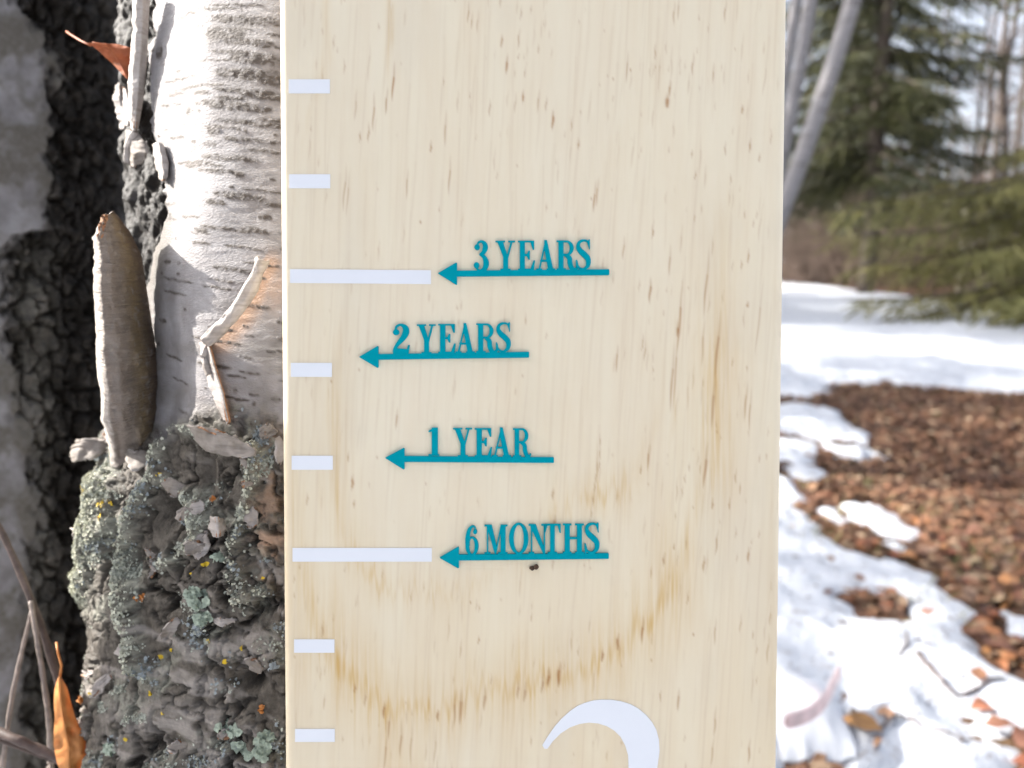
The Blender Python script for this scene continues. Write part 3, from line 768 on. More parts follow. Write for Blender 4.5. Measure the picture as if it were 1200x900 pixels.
# ------------------------------------------------------------------ the birch clump beside the board
NF = B_N.copy(); AXD = LEAN_V.copy()
rA = 0.115; XA = -0.055
A0 = P0 + RGT * (XA - P0[0]) - NF * (TH + 0.004 + rA)
def stemA(phi, s, r):
    phi = np.asarray(phi, float)[..., None]; s = np.asarray(s, float)[..., None]; r = np.asarray(r, float)[..., None]
    return A0 + AXD * s + r * (-np.sin(phi) * RGT + np.cos(phi) * NF)
PH_A0 = R(20)
SEC_P = np.linspace(-math.pi, 2 * math.pi, 4000)
SEC_C = np.where((SEC_P > PH_A0) & (SEC_P < PH_A0 + R(48)), np.cos(R(24)) / np.cos(np.clip(SEC_P - PH_A0 - R(24), -1.2, 1.2)), 1.0)
def sect(phi, s):
    w = 1 - 0.75 * sstep(0.0, -0.04, s)
    phi = phi - R(2.2) * np.sin(s * 23 + 1) - R(1.2) * np.sin(s * 71)
    c = sum(np.interp(phi + R(o), SEC_P, SEC_C) for o in (-2.5, -1.5, -.5, .5, 1.5, 2.5)) / 6
    return rA * (1 - (1 - c) * w)
def hitA(px, py, dr=0.0):
    phi, s, P = hit0(px, py, dr)
    for _ in range(5): phi, s, P = hit0(px, py, dr + sect(phi, s) - rA)
    return phi, s, P
def hit0(px, py, dr=0.0):
    """photo pixel -> (phi, s, point) on the cylinder of radius rA+dr; grazing rays take their closest point"""
    px = np.asarray(px, float); py = np.asarray(py, float); r = ray(px, py); rad = rA + np.asarray(dr)
    o = CAM - A0
    ox, on = o @ RGT, o @ NF; dx, dn = r @ RGT, r @ NF
    a = dx * dx + dn * dn; b = ox * dx + on * dn; c = ox * ox + on * on - rad * rad
    disc = b * b - a * c
    t = np.where(disc > 0, (-b - np.sqrt(np.clip(disc, 0, None))) / a, -b / a)
    P = CAM + r * t[..., None]; q = P - A0
    return np.arctan2(-(q @ RGT), q @ NF), q @ AXD, P
phiF = np.arange(R(-16), R(78), 0.00044 / rA); phiC = np.linspace(R(78), R(344), 60)[1:]
PH = np.concatenate([phiF, phiC])
sgr = -A0[2] / AXD[2] - 0.06
SV = np.concatenate([np.linspace(sgr, -0.20, 60)[:-1], np.arange(-0.20, 0.175, 0.00046), np.linspace(0.175, 6.5, 130)[1:]])
PHI, SS = np.meshgrid(PH, SV, indexing='ij')
nF = len(phiF)
R0 = sect(PHI, SS)
ax_, ay_, _ = project(stemA(PHI, SS, R0))
ax_ = np.where(np.abs(PHI) < R(80), ax_, np.where(PHI < R(160), 40, -500))
U2 = PHI * rA * 1000; V2 = SS * 1000       # millimetres along and up the bark
Z2 = np.zeros_like(U2)
n1_ = fbm(ax_ / 38, ay_ / 38, oct=4, seed=101); n2_ = fbm(ax_ / 14, ay_ / 14, oct=4, seed=102); n3_ = fbm(ax_ / 60, ay_ / 24, oct=4, seed=103)
vis = (np.abs(SS) < 0.35)
hi = SS > 0.3
# zones
yb = np.interp(ax_, [60, 120, 190, 250, 290, 330], [470, 500, 500, 492, 498, 505]) + 40 * n1_ + 14 * n2_
rough = sstep(-26, 22, ay_ - yb)
rs_ = 0.3 + 0.7 * sstep(490, 640, ay_)
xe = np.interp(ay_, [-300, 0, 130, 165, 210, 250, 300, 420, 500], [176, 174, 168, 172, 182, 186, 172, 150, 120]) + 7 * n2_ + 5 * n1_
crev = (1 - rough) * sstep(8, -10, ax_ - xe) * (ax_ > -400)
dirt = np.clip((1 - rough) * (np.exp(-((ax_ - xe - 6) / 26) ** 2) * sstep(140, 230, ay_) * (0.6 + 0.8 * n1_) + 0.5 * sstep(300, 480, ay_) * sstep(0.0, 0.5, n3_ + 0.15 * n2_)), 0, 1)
dirt = np.maximum(dirt, 0.75 * (1 - rough) * np.exp(-(np.hypot((ax_ - 262) / 34, (ay_ - 38) / 14)) ** 2) * (0.8 + n2_))
dirt = np.maximum(dirt, 0.8 * (1 - rough) * np.exp(-(np.hypot((ax_ - 180) / 22, (ay_ - 262) / 30)) ** 2))
inner = np.zeros_like(ax_)
def blob(x, y, rx, ry, amp=1.0, ns=0.5):
    return amp * np.clip(np.exp(-(np.hypot((ax_ - x) / rx, (ay_ - y) / ry)) ** 2) * (1 + ns * n2_ * 2), 0, 1)
# bare inner bark right of the two curls
d, par = dist_poly(ax_, ay_, [(316, 312), (302, 345), (286, 372), (262, 400)])
side = (ax_ - 262) * (300 - 400) - (ay_ - 400) * (320 - 262)
inner = np.maximum(inner, 0.9 * np.exp(-(d / 13) ** 2) * (1 - rough) * (side < 900))
inner = np.maximum(inner, blob(322, 335, 18, 26, .5))
d, _ = dist_poly(ax_, ay_, [(244, 404), (254, 440), (268, 488)]); inner = np.maximum(inner, .9 * np.exp(-(d / 5) ** 2))
inner = np.maximum(inner, rough * np.maximum(blob(322, 560, 16, 60, .45, 1.5), blob(318, 640, 18, 30, .7, 1.2)))
pale = rough * sstep(0.15, 0.55, fbm((ax_ + ay_ * 0.5) / 60, (ay_ - ax_ * 0.45) / 18, oct=4, seed=130) + 0.45 * sstep(560, 900, ay_) * sstep(140, 250, ax_) - 0.12)
pale = np.maximum(pale, rough * np.maximum(blob(306, 755, 22, 30, .9, .8), blob(280, 660, 18, 40, .7, 1.0)))
pale = np.maximum(pale, rough * blob(220, 840, 60, 26, .7, 1.2))
# displacement
disp = 0.0022 * fbm(U2 / 45, V2 / 70, oct=3, seed=110)
fis = sstep(0.0, 0.13, np.abs(fbm(U2 / 15 + .5 * n2_, V2 / 46, oct=4, seed=115)))
plates_f1, plates_f2, pid = worley(U2 / 13 + 0.9 * n1_ + 0.35 * n2_, V2 / 20 + 0.9 * n3_ + 0.3 * n2_, 5)
crack = sstep(0.0, 0.16, plates_f2 - plates_f1)
rid = 1 - np.abs(fbm(U2 / 18, V2 / 24, oct=5, seed=111)) * 2
disp += rough * rs_ * (-0.0004 + 0.0012 * (crack - 0.8) + 0.0034 * (fis - .6) + 0.0012 * (rid - 0.55) + 0.0012 * fbm(U2 / 8, V2 / 8, oct=4, seed=112) + 0.0022 * pid + 0.0003 * fbm(U2 / 1.6, V2 / 1.3, oct=3, seed=114))
disp += 0.007 * sstep(470, 950, ay_) * (np.abs(PHI) < 3) + 0.02 * sstep(-0.2, -0.7, SS)
disp -= crev * (0.009 + 0.004 * fbm(U2 / 6, V2 / 9, oct=4, seed=113)) 
ridges = [([(215, 490), (198, 512), (182, 560), (172, 600), (160, 650), (168, 690), (178, 730), (190, 772)], 7, .0075),
          ([(92, 520), (82, 560), (72, 620), (66, 680), (74, 740), (84, 800), (78, 880)], 20, .022),
          ([(128, 560), (134, 620), (122, 680), (104, 730), (92, 790), (100, 850)], 12, .011),
          ([(222, 500), (258, 520), (298, 522)], 7, .004), ([(196, 560), (228, 590), (240, 625), (205, 655)], 8, .004),
          ([(300, 520), (298, 590), (276, 640), (284, 700), (318, 690)], 8, .004), ([(170, 690), (186, 740), (192, 780)], 5, .004)]
rl = np.zeros_like(ax_)
for pts, w, h in ridges:
    d, _ = dist_poly(ax_ + 5 * n2_, ay_ + 6 * n1_, pts); q = np.exp(-(d / w) ** 2); disp += rough * 0.6 * h * q; rl = np.maximum(rl, q * rough)
for x, y, rx, ry, h in ((205, 590, 14, 26, -.006), (246, 560, 9, 40, -.004), (170, 650, 9, 16, -.005), (300, 660, 12, 20, -.004), (302, 790, 18, 10, -.007), (180, 545, 8, 22, -.005)):
    disp += rough * h * np.exp(-np.hypot((ax_ - x) / rx, (ay_ - y) / ry) ** 2)
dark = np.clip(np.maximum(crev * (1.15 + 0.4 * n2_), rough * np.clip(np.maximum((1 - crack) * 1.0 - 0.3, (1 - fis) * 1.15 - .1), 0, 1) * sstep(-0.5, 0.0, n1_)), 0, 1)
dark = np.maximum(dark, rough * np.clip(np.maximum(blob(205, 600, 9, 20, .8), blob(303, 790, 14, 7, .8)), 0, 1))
lich = rough * np.clip(rl * 0.9 + sstep(0.05, 0.5, fbm(ax_ / 34, ay_ / 34, oct=3, seed=140)) * 0.7, 0, 1)
lich *= 1 - 0.7 * pale
# lenticels: rows of short dashes that run across and a little downhill to the right
lent = np.zeros_like(ax_)
Uf = phiF * rA; Vf = SV
def lenti(px, py, ln, th, amp):
    ph, s, _ = hitA(px, py); cu = float(ph) * rA; cv = float(s)
    k = 0.285 / F_PX; hl = ln / 2 * k / max(0.35, math.cos(float(ph) + 0.35)); ht = max(th, 2.6) / 2 * k
    i0, i1 = np.searchsorted(Uf, (cu - hl * 1.2, cu + hl * 1.2)); j0, j1 = np.searchsorted(Vf, (cv - ht * 3 - hl * .3, cv + ht * 3 + hl * .3))
    if i1 <= i0 or j1 <= j0: return
    uu = Uf[i0:i1][:, None] - cu; vv = Vf[j0:j1][None, :] - cv
    q = uu / hl; wav = 0.00012 * np.sin(uu * 700 + px)
    w = ht * (0.4 + 0.6 * np.sqrt(np.clip(1 - q * q, 0, 1)))
    g = amp * np.exp(-((vv - uu * 0.15 - wav) / w) ** 2) * np.clip(1.15 - np.abs(q) ** 4, 0, 1)
    sub = lent[i0:i1, j0:j1]; np.maximum(sub, g, out=sub)
yrow = -40
while yrow < 520:
    x = 158 + rnd.uniform(0, 40); y = yrow
    while x < 345:
        ln = rnd.choice((5, 9, 16, 30, 48)) * rnd.uniform(.7, 1.3)
        if rnd.random() < (0.62 if x > 235 else 0.42): lenti(x + ln / 2, y + (x - 180) * 0.16 + rnd.uniform(-2, 2), ln, rnd.choice((1.5, 1.8, 2.2, 3.2, 4.5)), rnd.uniform(.6, 1))
        x += ln + rnd.choice((3, 6, 14, 30))
    yrow += rnd.uniform(9, 17)
for q in [(300, 25, 90, 8, 1), (262, 40, 40, 12, .9), (290, 50, 50, 6, .9), (305, 70, 60, 10, 1), (295, 88, 80, 11, 1), (320, 95, 30, 10, 1), (255, 120, 60, 6, .9), (280, 125, 60, 8, 1), (310, 112, 50, 9, .9), (300, 145, 80, 5, .9), (230, 100, 70, 3, .9), (250, 152, 14, 9, 1), (268, 185, 60, 5, .9), (225, 190, 60, 3, .9), (255, 200, 50, 4, .9),
          (280, 230, 50, 7, .9), (253, 237, 20, 6, .8), (236, 270, 18, 6, .9), (297, 270, 30, 6, 1), (310, 255, 14, 5, .9), (230, 12, 90, 3, .8), (222, 130, 14, 7, .9), (205, 110, 30, 4, .8), (185, 60, 10, 14, .8)]:
    lenti(*q)
lent = np.clip(lent * 1.6, 0, 1) * (1 - rough) * (1 - crev) * (0.5 + 0.7 * sstep(-0.35, 0.2, fbm(ax_ / 5, ay_ / 4, oct=3, seed=120)))
lent[nF:, :] = np.where((fbm(U2[nF:] / 30, V2[nF:] / 5, oct=2, seed=121) > .45), .8, 0)
disp += 0.00016 * lent * (0.6 + fbm(U2 / 1.2, V2 / 1.0, oct=2, seed=122)) + (1 - rough) * 0.00015 * fbm(U2 / 9, V2 / 1.6, oct=3, seed=123)
taper = np.interp(SS, [-1, 0.2, 6.5], [1.0, 1.0, 0.45])
disp = np.where(vis, disp, disp * np.clip(1 - (np.abs(SS) - 0.35) * 3, 0.25, 1))
RA = rA * taper + disp
# the stem is not round: a flat side faces left, meeting the front along a rounded arris
RA = RA - (rA - R0) * taper
# the back of the board lies flat on the bark: no bump may come through it
cosp = np.cos(PHI)
lim = (rA + 0.0032) / np.clip(cosp, 0.05, None)
inboard = (stemA(PHI, SS, RA) @ RGT > P0[0] - hw - 0.004) & (cosp > 0)
RA = np.where(inboard, np.minimum(RA, lim), RA)
AVERT = stemA(PHI, SS, RA)
tree_base = A0 + AXD * (-A0[2] / AXD[2])
birch = empty('birch_tree', (tree_base[0] - 0.12, tree_base[1] + 0.05, 0.0))
tag(birch, 'old clump birch with peeling white bark and lichen behind the height chart', 'birch tree')
def wrap_faces(nu, nv):
    i = np.arange(nu)[:, None]; j = np.arange(nv - 1)[None, :]; i2 = (i + 1) % nu
    return np.stack([(i * nv + j), (i * nv + j + 1), (i2 * nv + j + 1), (i2 * nv + j)], -1).reshape(-1, 4)
z = lambda a: np.clip(a, 0, 1).ravel()
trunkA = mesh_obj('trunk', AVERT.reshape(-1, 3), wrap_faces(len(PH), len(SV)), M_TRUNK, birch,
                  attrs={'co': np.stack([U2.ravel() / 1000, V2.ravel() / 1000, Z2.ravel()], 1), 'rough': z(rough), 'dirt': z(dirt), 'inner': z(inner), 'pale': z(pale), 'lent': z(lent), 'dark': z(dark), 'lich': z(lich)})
trunkA['label'] = 'white birch trunk with rough lichen-covered bark lower down'

# second stem on the left
rB = 0.103
Bc = at_y(np.array(-38.0), np.array(450.0), 0.515)
AXB = np.array([0.0, 0.10, 1.0]); AXB /= np.linalg.norm(AXB)
XB = RGT - AXB * (RGT @ AXB); XB /= np.linalg.norm(XB); NB = np.cross(XB, AXB)
sB0 = -Bc[2] / AXB[2]
phB = np.concatenate([np.arange(R(-95), R(20), 0.0006 / rB), np.linspace(R(20), R(265), 40)[1:-1]])
sB = np.concatenate([np.linspace(sB0 - .06, -.27, 30)[:-1], np.arange(-.27, .25, .0007), np.linspace(.25, 6.0, 90)[1:]])
PB, SB = np.meshgrid(phB, sB, indexing='ij')
def stemB(phi, s, r): return Bc + AXB * s[..., None] + r[..., None] * (-np.sin(phi)[..., None] * XB + np.cos(phi)[..., None] * NB)
bx, by, _ = project(stemB(PB, SB, np.full(PB.shape, rB)))
front = (np.cos(PB) > -0.5) & (PB < R(40)); bx = np.where(front, bx, np.where(PB > R(180), 400, -300))
UB = PB * rB * 1000; VB = SB * 1000
m1 = fbm(bx / 40, by / 40, oct=4, seed=201); m2 = fbm(bx / 12, by / 14, oct=4, seed=202)
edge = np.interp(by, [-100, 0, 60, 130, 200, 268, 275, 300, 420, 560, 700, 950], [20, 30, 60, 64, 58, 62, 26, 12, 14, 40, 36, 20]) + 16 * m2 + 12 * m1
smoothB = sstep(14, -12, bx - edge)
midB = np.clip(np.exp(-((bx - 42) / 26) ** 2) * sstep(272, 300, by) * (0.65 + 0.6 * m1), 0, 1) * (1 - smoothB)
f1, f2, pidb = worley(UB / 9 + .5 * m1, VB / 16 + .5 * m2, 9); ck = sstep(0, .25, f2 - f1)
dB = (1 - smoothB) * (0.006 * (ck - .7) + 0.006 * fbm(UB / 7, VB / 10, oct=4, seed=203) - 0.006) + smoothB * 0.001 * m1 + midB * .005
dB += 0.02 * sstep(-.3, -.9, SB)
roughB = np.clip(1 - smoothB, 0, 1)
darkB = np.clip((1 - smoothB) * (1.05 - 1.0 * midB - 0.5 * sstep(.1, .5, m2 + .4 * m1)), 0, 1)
dirtB = np.clip(smoothB * (sstep(-.45, .3, m1 + .5 * m2) * 1.0 + .5 * np.exp(-((bx - edge) / 12) ** 2)), 0, 1)
dirtB = np.maximum(dirtB, smoothB * np.exp(-((by - 152 - 3 * m2) / 6) ** 2))
tap = np.interp(SB, [-1, .3, 6], [1, 1, .45])
z0 = np.zeros(PB.shape).ravel()
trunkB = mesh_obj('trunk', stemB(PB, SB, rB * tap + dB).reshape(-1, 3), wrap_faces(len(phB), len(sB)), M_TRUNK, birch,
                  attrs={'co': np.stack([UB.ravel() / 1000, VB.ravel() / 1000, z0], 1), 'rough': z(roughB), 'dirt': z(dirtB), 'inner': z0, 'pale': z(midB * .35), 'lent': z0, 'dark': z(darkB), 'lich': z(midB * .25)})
trunkB['label'] = 'second birch stem across the dark crevice, flaking grey bark'

# stem stub added out of view on the left to shade the lower trunk
cC = np.array([-0.465, 0.286]); nC, mC = 44, 60
tc, zc = np.meshgrid(np.linspace(0, 2 * math.pi, nC, endpoint=False), np.linspace(0, 1, mC), indexing='ij')
topz = 0.885 + 0.035 * np.sin(tc * 2 + 1) + 0.025 * fbm(np.cos(tc) * 4, np.sin(tc) * 4, oct=3, seed=260)
rc = (0.040 + 0.05 * np.exp(-zc * 9)) * (1 - .12 * zc) + 0.007 * fbm(np.cos(tc) * 3, np.sin(tc) * 3, zc * 9, oct=4, seed=261)
VC = np.stack([cC[0] + rc * np.cos(tc), cC[1] + rc * np.sin(tc), -.05 + zc * (topz + .05)], -1)
fC = wrap_faces(nC, mC)[:, ::-1]; vC = VC.reshape(-1, 3); zz_ = np.zeros(len(vC)); oo_ = np.ones(len(vC))
ring = np.arange(nC) * mC + mC - 1
vC2 = np.concatenate([vC, [[cC[0], cC[1], .82]]]); f_list = [tuple(q) for q in fC] + [(int(ring[i]), int(ring[(i + 1) % nC]), len(vC)) for i in range(nC)]
ex = lambda a, q: np.append(a, q)
tC = mesh_obj('trunk', vC2, f_list, M_TRUNK, birch, attrs={'co': np.concatenate([np.stack([tc.ravel() * .07, zc.ravel(), zz_], 1), [[0, 0, 0]]]), 'rough': ex(oo_, 1), 'dirt': ex(zz_, 0), 'inner': ex(zz_, 1), 'pale': ex(zz_, 0), 'lent': ex(zz_, 0), 'dark': ex(zz_, 0), 'lich': ex(oo_ * .3, 0)})
tC['label'] = 'unseen birch stub added beside the clump to shade the lower trunk'
# upper limbs of the clump (above the picture)
def limb(mb, p, d, L, r, depth, rr):
    pts = [Vector(p)]; d = Vector(d).normalized(); rad = [r]
    n = 5
    for i in range(n):
        d = (d + Vector((rr.gauss(0, .12), rr.gauss(0, .12), rr.gauss(0.03, .08)))).normalized(); pts.append(pts[-1] + d * L / n); rad.append(r * (1 - .75 * (i + 1) / n))
    mb.tube(pts, rad, 6 if depth > 1 else 4)
    if depth > 0:
        for k in range(5):
            i = rr.randint(1, n); dd = (d + Vector((rr.gauss(0, .7), rr.gauss(0, .7), rr.gauss(.1, .4)))).normalized()
            limb(mb, pts[i], dd, L * rr.uniform(.45, .7), rad[i] * .65, depth - 1, rr)
rr = random.Random(11); mb = MB()
for (c0, ax, rr0) in ((A0, AXD, .115), (Bc, AXB, .088)):
    for k in range(7):
        s = rr.uniform(3.0, 6.4); a = rr.uniform(0, 6.28)
        limb(mb, c0 + ax * s, (math.cos(a), math.sin(a) + .2, .9), rr.uniform(1.2, 2.4), .025, 2, rr)
M_TWIGF = mat_flat('grey_brown_twig', (0.13, 0.10, 0.085), .8, .3, 8)
mb.build('limbs', M_TWIGF, birch)

# ---- peeled bark: shells with a pale face, a brown back and real thickness
def shell(name, P, th, mats, parent, label=None, attrs=None):
    P = np.asarray(P); nu, nv = P.shape[:2]
    du = np.gradient(P, axis=0); dv = np.gradient(P, axis=1); N = np.cross(du, dv); N /= np.linalg.norm(N, axis=-1, keepdims=True) + 1e-12
    tocam = CAM - P
    if np.mean(np.sum(N * tocam, -1)) < 0: N = -N
    Q = P - N * th
    V = np.concatenate([P.reshape(-1, 3), Q.reshape(-1, 3)]); k = nu * nv
    f = grid_faces(nu, nv); fs = [tuple(q) for q in f] + [tuple(k + q[::-1]) for q in f]; mi = [0] * len(f) + [1] * len(f)
    rim = [(i, 0) for i in range(nu)] + [(nu - 1, j) for j in range(1, nv)] + [(i, nv - 1) for i in range(nu - 2, -1, -1)] + [(0, j) for j in range(nv - 2, 0, -1)]
    ids = [i * nv + j for i, j in rim]
    for a, b in zip(ids, ids[1:] + ids[:1]): fs.append((a, a + k, b + k, b)); mi.append(2 if len(mats) > 2 else 0)
    o = mesh_obj(name, V, fs, mats, parent, True, midx=mi, attrs=attrs)
    if label: o['label'] = label
    return o
def flap(name, rows, offs, th, label, mats, nu=26, nv=70, rag=2.0, seed=1, surf=0.0, own=0.0):
    """rows: (y, xleft, xright) read off the photo; offs: (u, metres above the bark, curl weight)"""
    v = np.linspace(0, 1, nv); u = np.linspace(0, 1, nu)
    y = np.interp(v, np.linspace(0, 1, len(rows)), [r[0] for r in rows]); xl = np.interp(v, np.linspace(0, 1, len(rows)), [r[1] for r in rows]); xr = np.interp(v, np.linspace(0, 1, len(rows)), [r[2] for r in rows])
    xl = xl + rag * fbm(v * 14, v * 0 + seed, oct=4, seed=seed, gain=.7)
    X = xl[None, :] + (xr - xl)[None, :] * u[:, None]; Y = np.repeat(y[None, :], nu, 0) + 2.0 * rag * fbm(u[:, None] * 3 + 0 * v, 0 * u[:, None] + v * 1.0, oct=3, seed=seed + 1)
    off = np.interp(u, [o[0] for o in offs], [o[1] for o in offs])[:, None] * np.ones(nv)[None, :]
    off = off + 0.0012 * fbm(X / 14, Y / 30, oct=3, seed=seed + 2) + 0.0005 * fbm(X / 30, Y / 3.5, oct=3, seed=seed + 3)
    # distance: a little in front of the local bark
    if own > .013: off = off + 0.0022 * fbm(X / 16, Y / 22, oct=4, seed=7); off = off * (1 - .95 * sstep(.80, .98, v))[None, :]
    _, _, P = hitA(X, Y, 0.0)
    d = P - CAM; dl = np.linalg.norm(d, axis=-1, keepdims=True); d /= dl
    if own:          # free sheet: hangs from its right-hand edge, its left edge a little farther off
        dr = np.median(dl[-1]) * np.ones(nv); P = CAM + d * (dr[None, :, None] + own * (1 - u)[:, None, None])
    if surf:
        phi, s, _ = hitA(X, Y, surf)
        i = np.clip(np.searchsorted(PH[:nF], phi), 0, nF - 1); j = np.clip(np.searchsorted(SV, s), 0, len(SV) - 1)
        P = stemA(phi, s, float(RA[i, j].mean()) * .6 + .4 * RA[i, j]); d = -(P - (A0 + AXD * s[..., None])); d /= np.linalg.norm(d, axis=-1, keepdims=True)
    return shell(name, P - d * off[..., None], th, mats, trunkA, label, {'across': np.tile(np.repeat(u, nv), 2)})
flap('bark_flap', [(248, 122, 133), (256, 115, 141), (272, 110, 153), (300, 109, 166), (340, 108, 172), (380, 111, 178), (420, 115, 184), (460, 118, 187), (490, 121, 188), (515, 126, 188), (540, 130, 188)],
     [(0, .008), (.03, .019), (.08, .026), (.14, .029), (.35, .026), (.6, .018), (.85, .008), (1, .001)], .0011, 'large peeled flap of grey birch bark, its sunlit edge painted pale', [M_FLAP, M_INNER, M_SHEETW], nu=40, nv=120, rag=5.0, seed=3, own=.014)
flap('bark_flap', [(-12, 157, 176), (30, 155, 174), (70, 152, 172), (100, 150, 170), (130, 151, 166), (152, 153, 162)],
     [(0, .004), (.2, .009), (.6, .009), (1, .003)], .0008, 'narrow pale curl of bark along the crevice', [M_SHEETW, M_INNER, M_SHEETW], nu=14, rag=2.5, seed=8, own=.004)
flap('bark_flap', [(150, 148, 160), (165, 146, 170), (180, 148, 172), (194, 152, 166)], [(0, .006), (.3, .010), (1, .003)], .0008, None, [M_SHEET, M_INNER, M_SHEETW], nu=12, nv=30, rag=2, seed=14)
flap('bark_flap', [(168, 178, 192), (190, 182, 198), (206, 186, 197), (212, 188, 193)], [(0, .002), (.5, .006), (1, .001)], .0007, None, [M_SHEETW, M_INNER, M_SHEETW], nu=12, nv=30, rag=2, seed=18)
flap('bark_flap', [(100, 136, 146), (112, 132, 150), (130, 136, 152), (148, 141, 150)], [(0, .002), (.5, .007), (1, .003)], .0007, None, [M_SHEETW, M_INNER, M_SHEETW], nu=12, nv=30, rag=3, seed=21)
flap('bark_flap', [(400, 232, 244), (430, 238, 252), (462, 248, 262), (495, 262, 268)], [(0, .001), (.6, .004), (.9, .006), (1, .0055)], .0009, 'strip of grey bark lifting beside a reddish seam', [M_SHEETW, M_INNER, M_INNER], nu=14, nv=40, rag=1.5, seed=25)
flap('bark_flap', [(512, 90, 124), (520, 84, 128), (530, 82, 120), (540, 84, 104)], [(0, .004), (.25, .010), (1, .004)], .0012, None, [M_SHEET, M_INNER, M_SHEETW], nu=14, nv=24, rag=3, seed=29, own=.012)
flap('bark_flap', [(606, 247, 262), (618, 244, 266), (630, 250, 262)], [(0, .008), (.5, .012), (1, .006)], .001, None, [M_SHEETW, M_INNER, M_SHEETW], nu=12, nv=20, rag=2, seed=33)
flap('bark_flap', [(500, 218, 240), (512, 225, 275), (528, 240, 300), (534, 262, 300)], [(0, .006), (.5, .008), (1, .007)], .001, None, [M_SHEET, M_INNER, M_SHEETW], nu=20, nv=20, rag=2, seed=37)
rf = random.Random(90)
for k in range(26):
    x, y = rf.uniform(95, 322), rf.uniform(505, 890); w = rf.uniform(7, 24); h = rf.uniform(6, 30); sl_ = rf.uniform(-.5, .5)
    hh = [0, .2, .5, .8, 1]; ww = [.35, .85, 1, .8, .25]
    flap('bark_flap', [(y + h * (q - .5), x + sl_ * h * (q - .5) - w * a * .5 * rf.uniform(.7, 1.2), x + sl_ * h * (q - .5) + w * a * .5 * rf.uniform(.7, 1.2)) for q, a in zip(hh, ww)],
         [(0, rf.uniform(.0005, .0035)), (.4, rf.uniform(.001, .002)), (1, rf.uniform(0, .002))], .0006, None, [rf.choice((M_SHEET, M_SHEET, M_SHEETW)), M_INNER, M_SHEETW], nu=10, nv=14, rag=2.0, seed=400 + k, surf=.008)
def curl(path, rad, turn, label, lift=.002, seed=1):
    """bark rolled up along a line: an open scroll"""
    p = catmull(path, 10); n = len(p); a = np.linspace(-0.5, turn, 22)
    _, _, P = hitA(np.array([q[0] for q in p]), np.array([q[1] for q in p]), lift)
    T = np.gradient(P, axis=0); T /= np.linalg.norm(T, axis=-1, keepdims=True)
    N = CAM - P; N -= T * np.sum(N * T, -1, keepdims=True); N /= np.linalg.norm(N, axis=-1, keepdims=True); L = np.cross(T, N)
    k = rad * (0.75 + 0.35 * np.sin(np.linspace(0.3, 2.9, n))) * (1 + .25 * fbm(np.linspace(0, 6, n), np.zeros(n), oct=3, seed=seed))
    sp = k[None, :, None] * (1 - 0.05 * a)[:, None, None]
    Q = P[None] + sp * (L[None] * np.cos(a)[:, None, None] + N[None] * (1 + np.sin(a))[:, None, None])
    Q = Q + 0.0004 * fbm(np.arange(22)[:, None] / 3 + 0 * k[None], np.arange(n)[None, :] / 4 + 0 * a[:, None], oct=3, seed=seed)[..., None]
    return shell('bark_curl', Q, .0005, [M_SHEETW, M_INNER, M_SHEETW], trunkA, label)
curl([(309, 303), (300, 326), (290, 346), (276, 366), (260, 384), (245, 398)], .0022, 3.6, 'thin scroll of bark with sunlit edge and rusty inner side', seed=41)
curl([(243, 404), (240, 420), (246, 440)], .0011, 3.2, None, seed=44)
curl([(160, 152), (152, 170), (150, 192)], .0014, 3.0, None, seed=47)

# ---- lichen: thousands of tiny scales on the rough bark
def lichen(name, cols, sel, n, r0, r1, mat, label=None, spread=1.0, lumps=0.6):
    p = sel.ravel() / sel.sum(); idx = rng.choice(len(p), n, p=p)
    P = AVERT.reshape(-1, 3)[idx]; C = A0 + AXD * ((P - A0) @ AXD)[:, None]; Nn = P - C; Nn /= np.linalg.norm(Nn, axis=1, keepdims=True)
    Nn = Nn + rng.normal(0, lumps, (n, 3)); Nn /= np.linalg.norm(Nn, axis=1, keepdims=True)
    T = np.cross(Nn, rng.normal(0, 1, (n, 3))); T /= np.linalg.norm(T, axis=1, keepdims=True); Bt = np.cross(Nn, T)
    r = rng.uniform(r0, r1, n); k = 7
    V = np.zeros((n, k + 1, 3)); V[:, 0] = P + Nn * 0.0003
    for i in range(k):
        a = 2 * math.pi * i / k; q = r * rng.uniform(.55, 1.2, n); h = 0.0003 + r * rng.uniform(-.05, .75, n)
        V[:, i + 1] = P + (T * math.cos(a) + Bt * math.sin(a)) * q[:, None] + Nn * h[:, None]
    b = np.arange(n)[:, None] * (k + 1)
    F = np.concatenate([np.stack([b[:, 0], b[:, 0] + 1 + i, b[:, 0] + 1 + (i + 1) % k], 1) for i in range(k)])
    o = mesh_obj(name, V.reshape(-1, 3), F, mat, trunkA, True); o['kind'] = 'stuff'
    if label: o['label'] = label
    return o
onfine = np.zeros_like(lich, bool); onfine[:nF, (SV > -.2) & (SV < .175)] = True
base_sel = np.where(onfine & (ax_ > 40) & (ax_ < 345), lich, 0)
clump = sstep(.1, .5, fbm(ax_ / 17, ay_ / 17, oct=3, seed=150))
M_L1 = mat_flat('lichen_grey', (0.36, 0.37, 0.31), .9, .35, 700); M_L2 = mat_flat('lichen_pale', (0.50, 0.50, 0.40), .9, .25, 700)
M_L3 = mat_flat('lichen_mint', (0.34, 0.39, 0.31), .85, .2, 700); M_L4 = mat_flat('lichen_yellow', (0.55, 0.38, 0.02), .8, .25, 700); M_L5 = mat_flat('lichen_blue_grey', (0.25, 0.275, 0.28), .85, .3, 700)
M_L6 = mat_flat('lichen_rust', (0.50, 0.20, 0.05), .8, .25, 700)
left_w = 0.35 + 0.65 * sstep(230, 120, ax_)
lichen('lichen', None, base_sel * clump * left_w, 13000, .00022, .0006, M_L1, 'crusts of grey lichen on the rough bark')
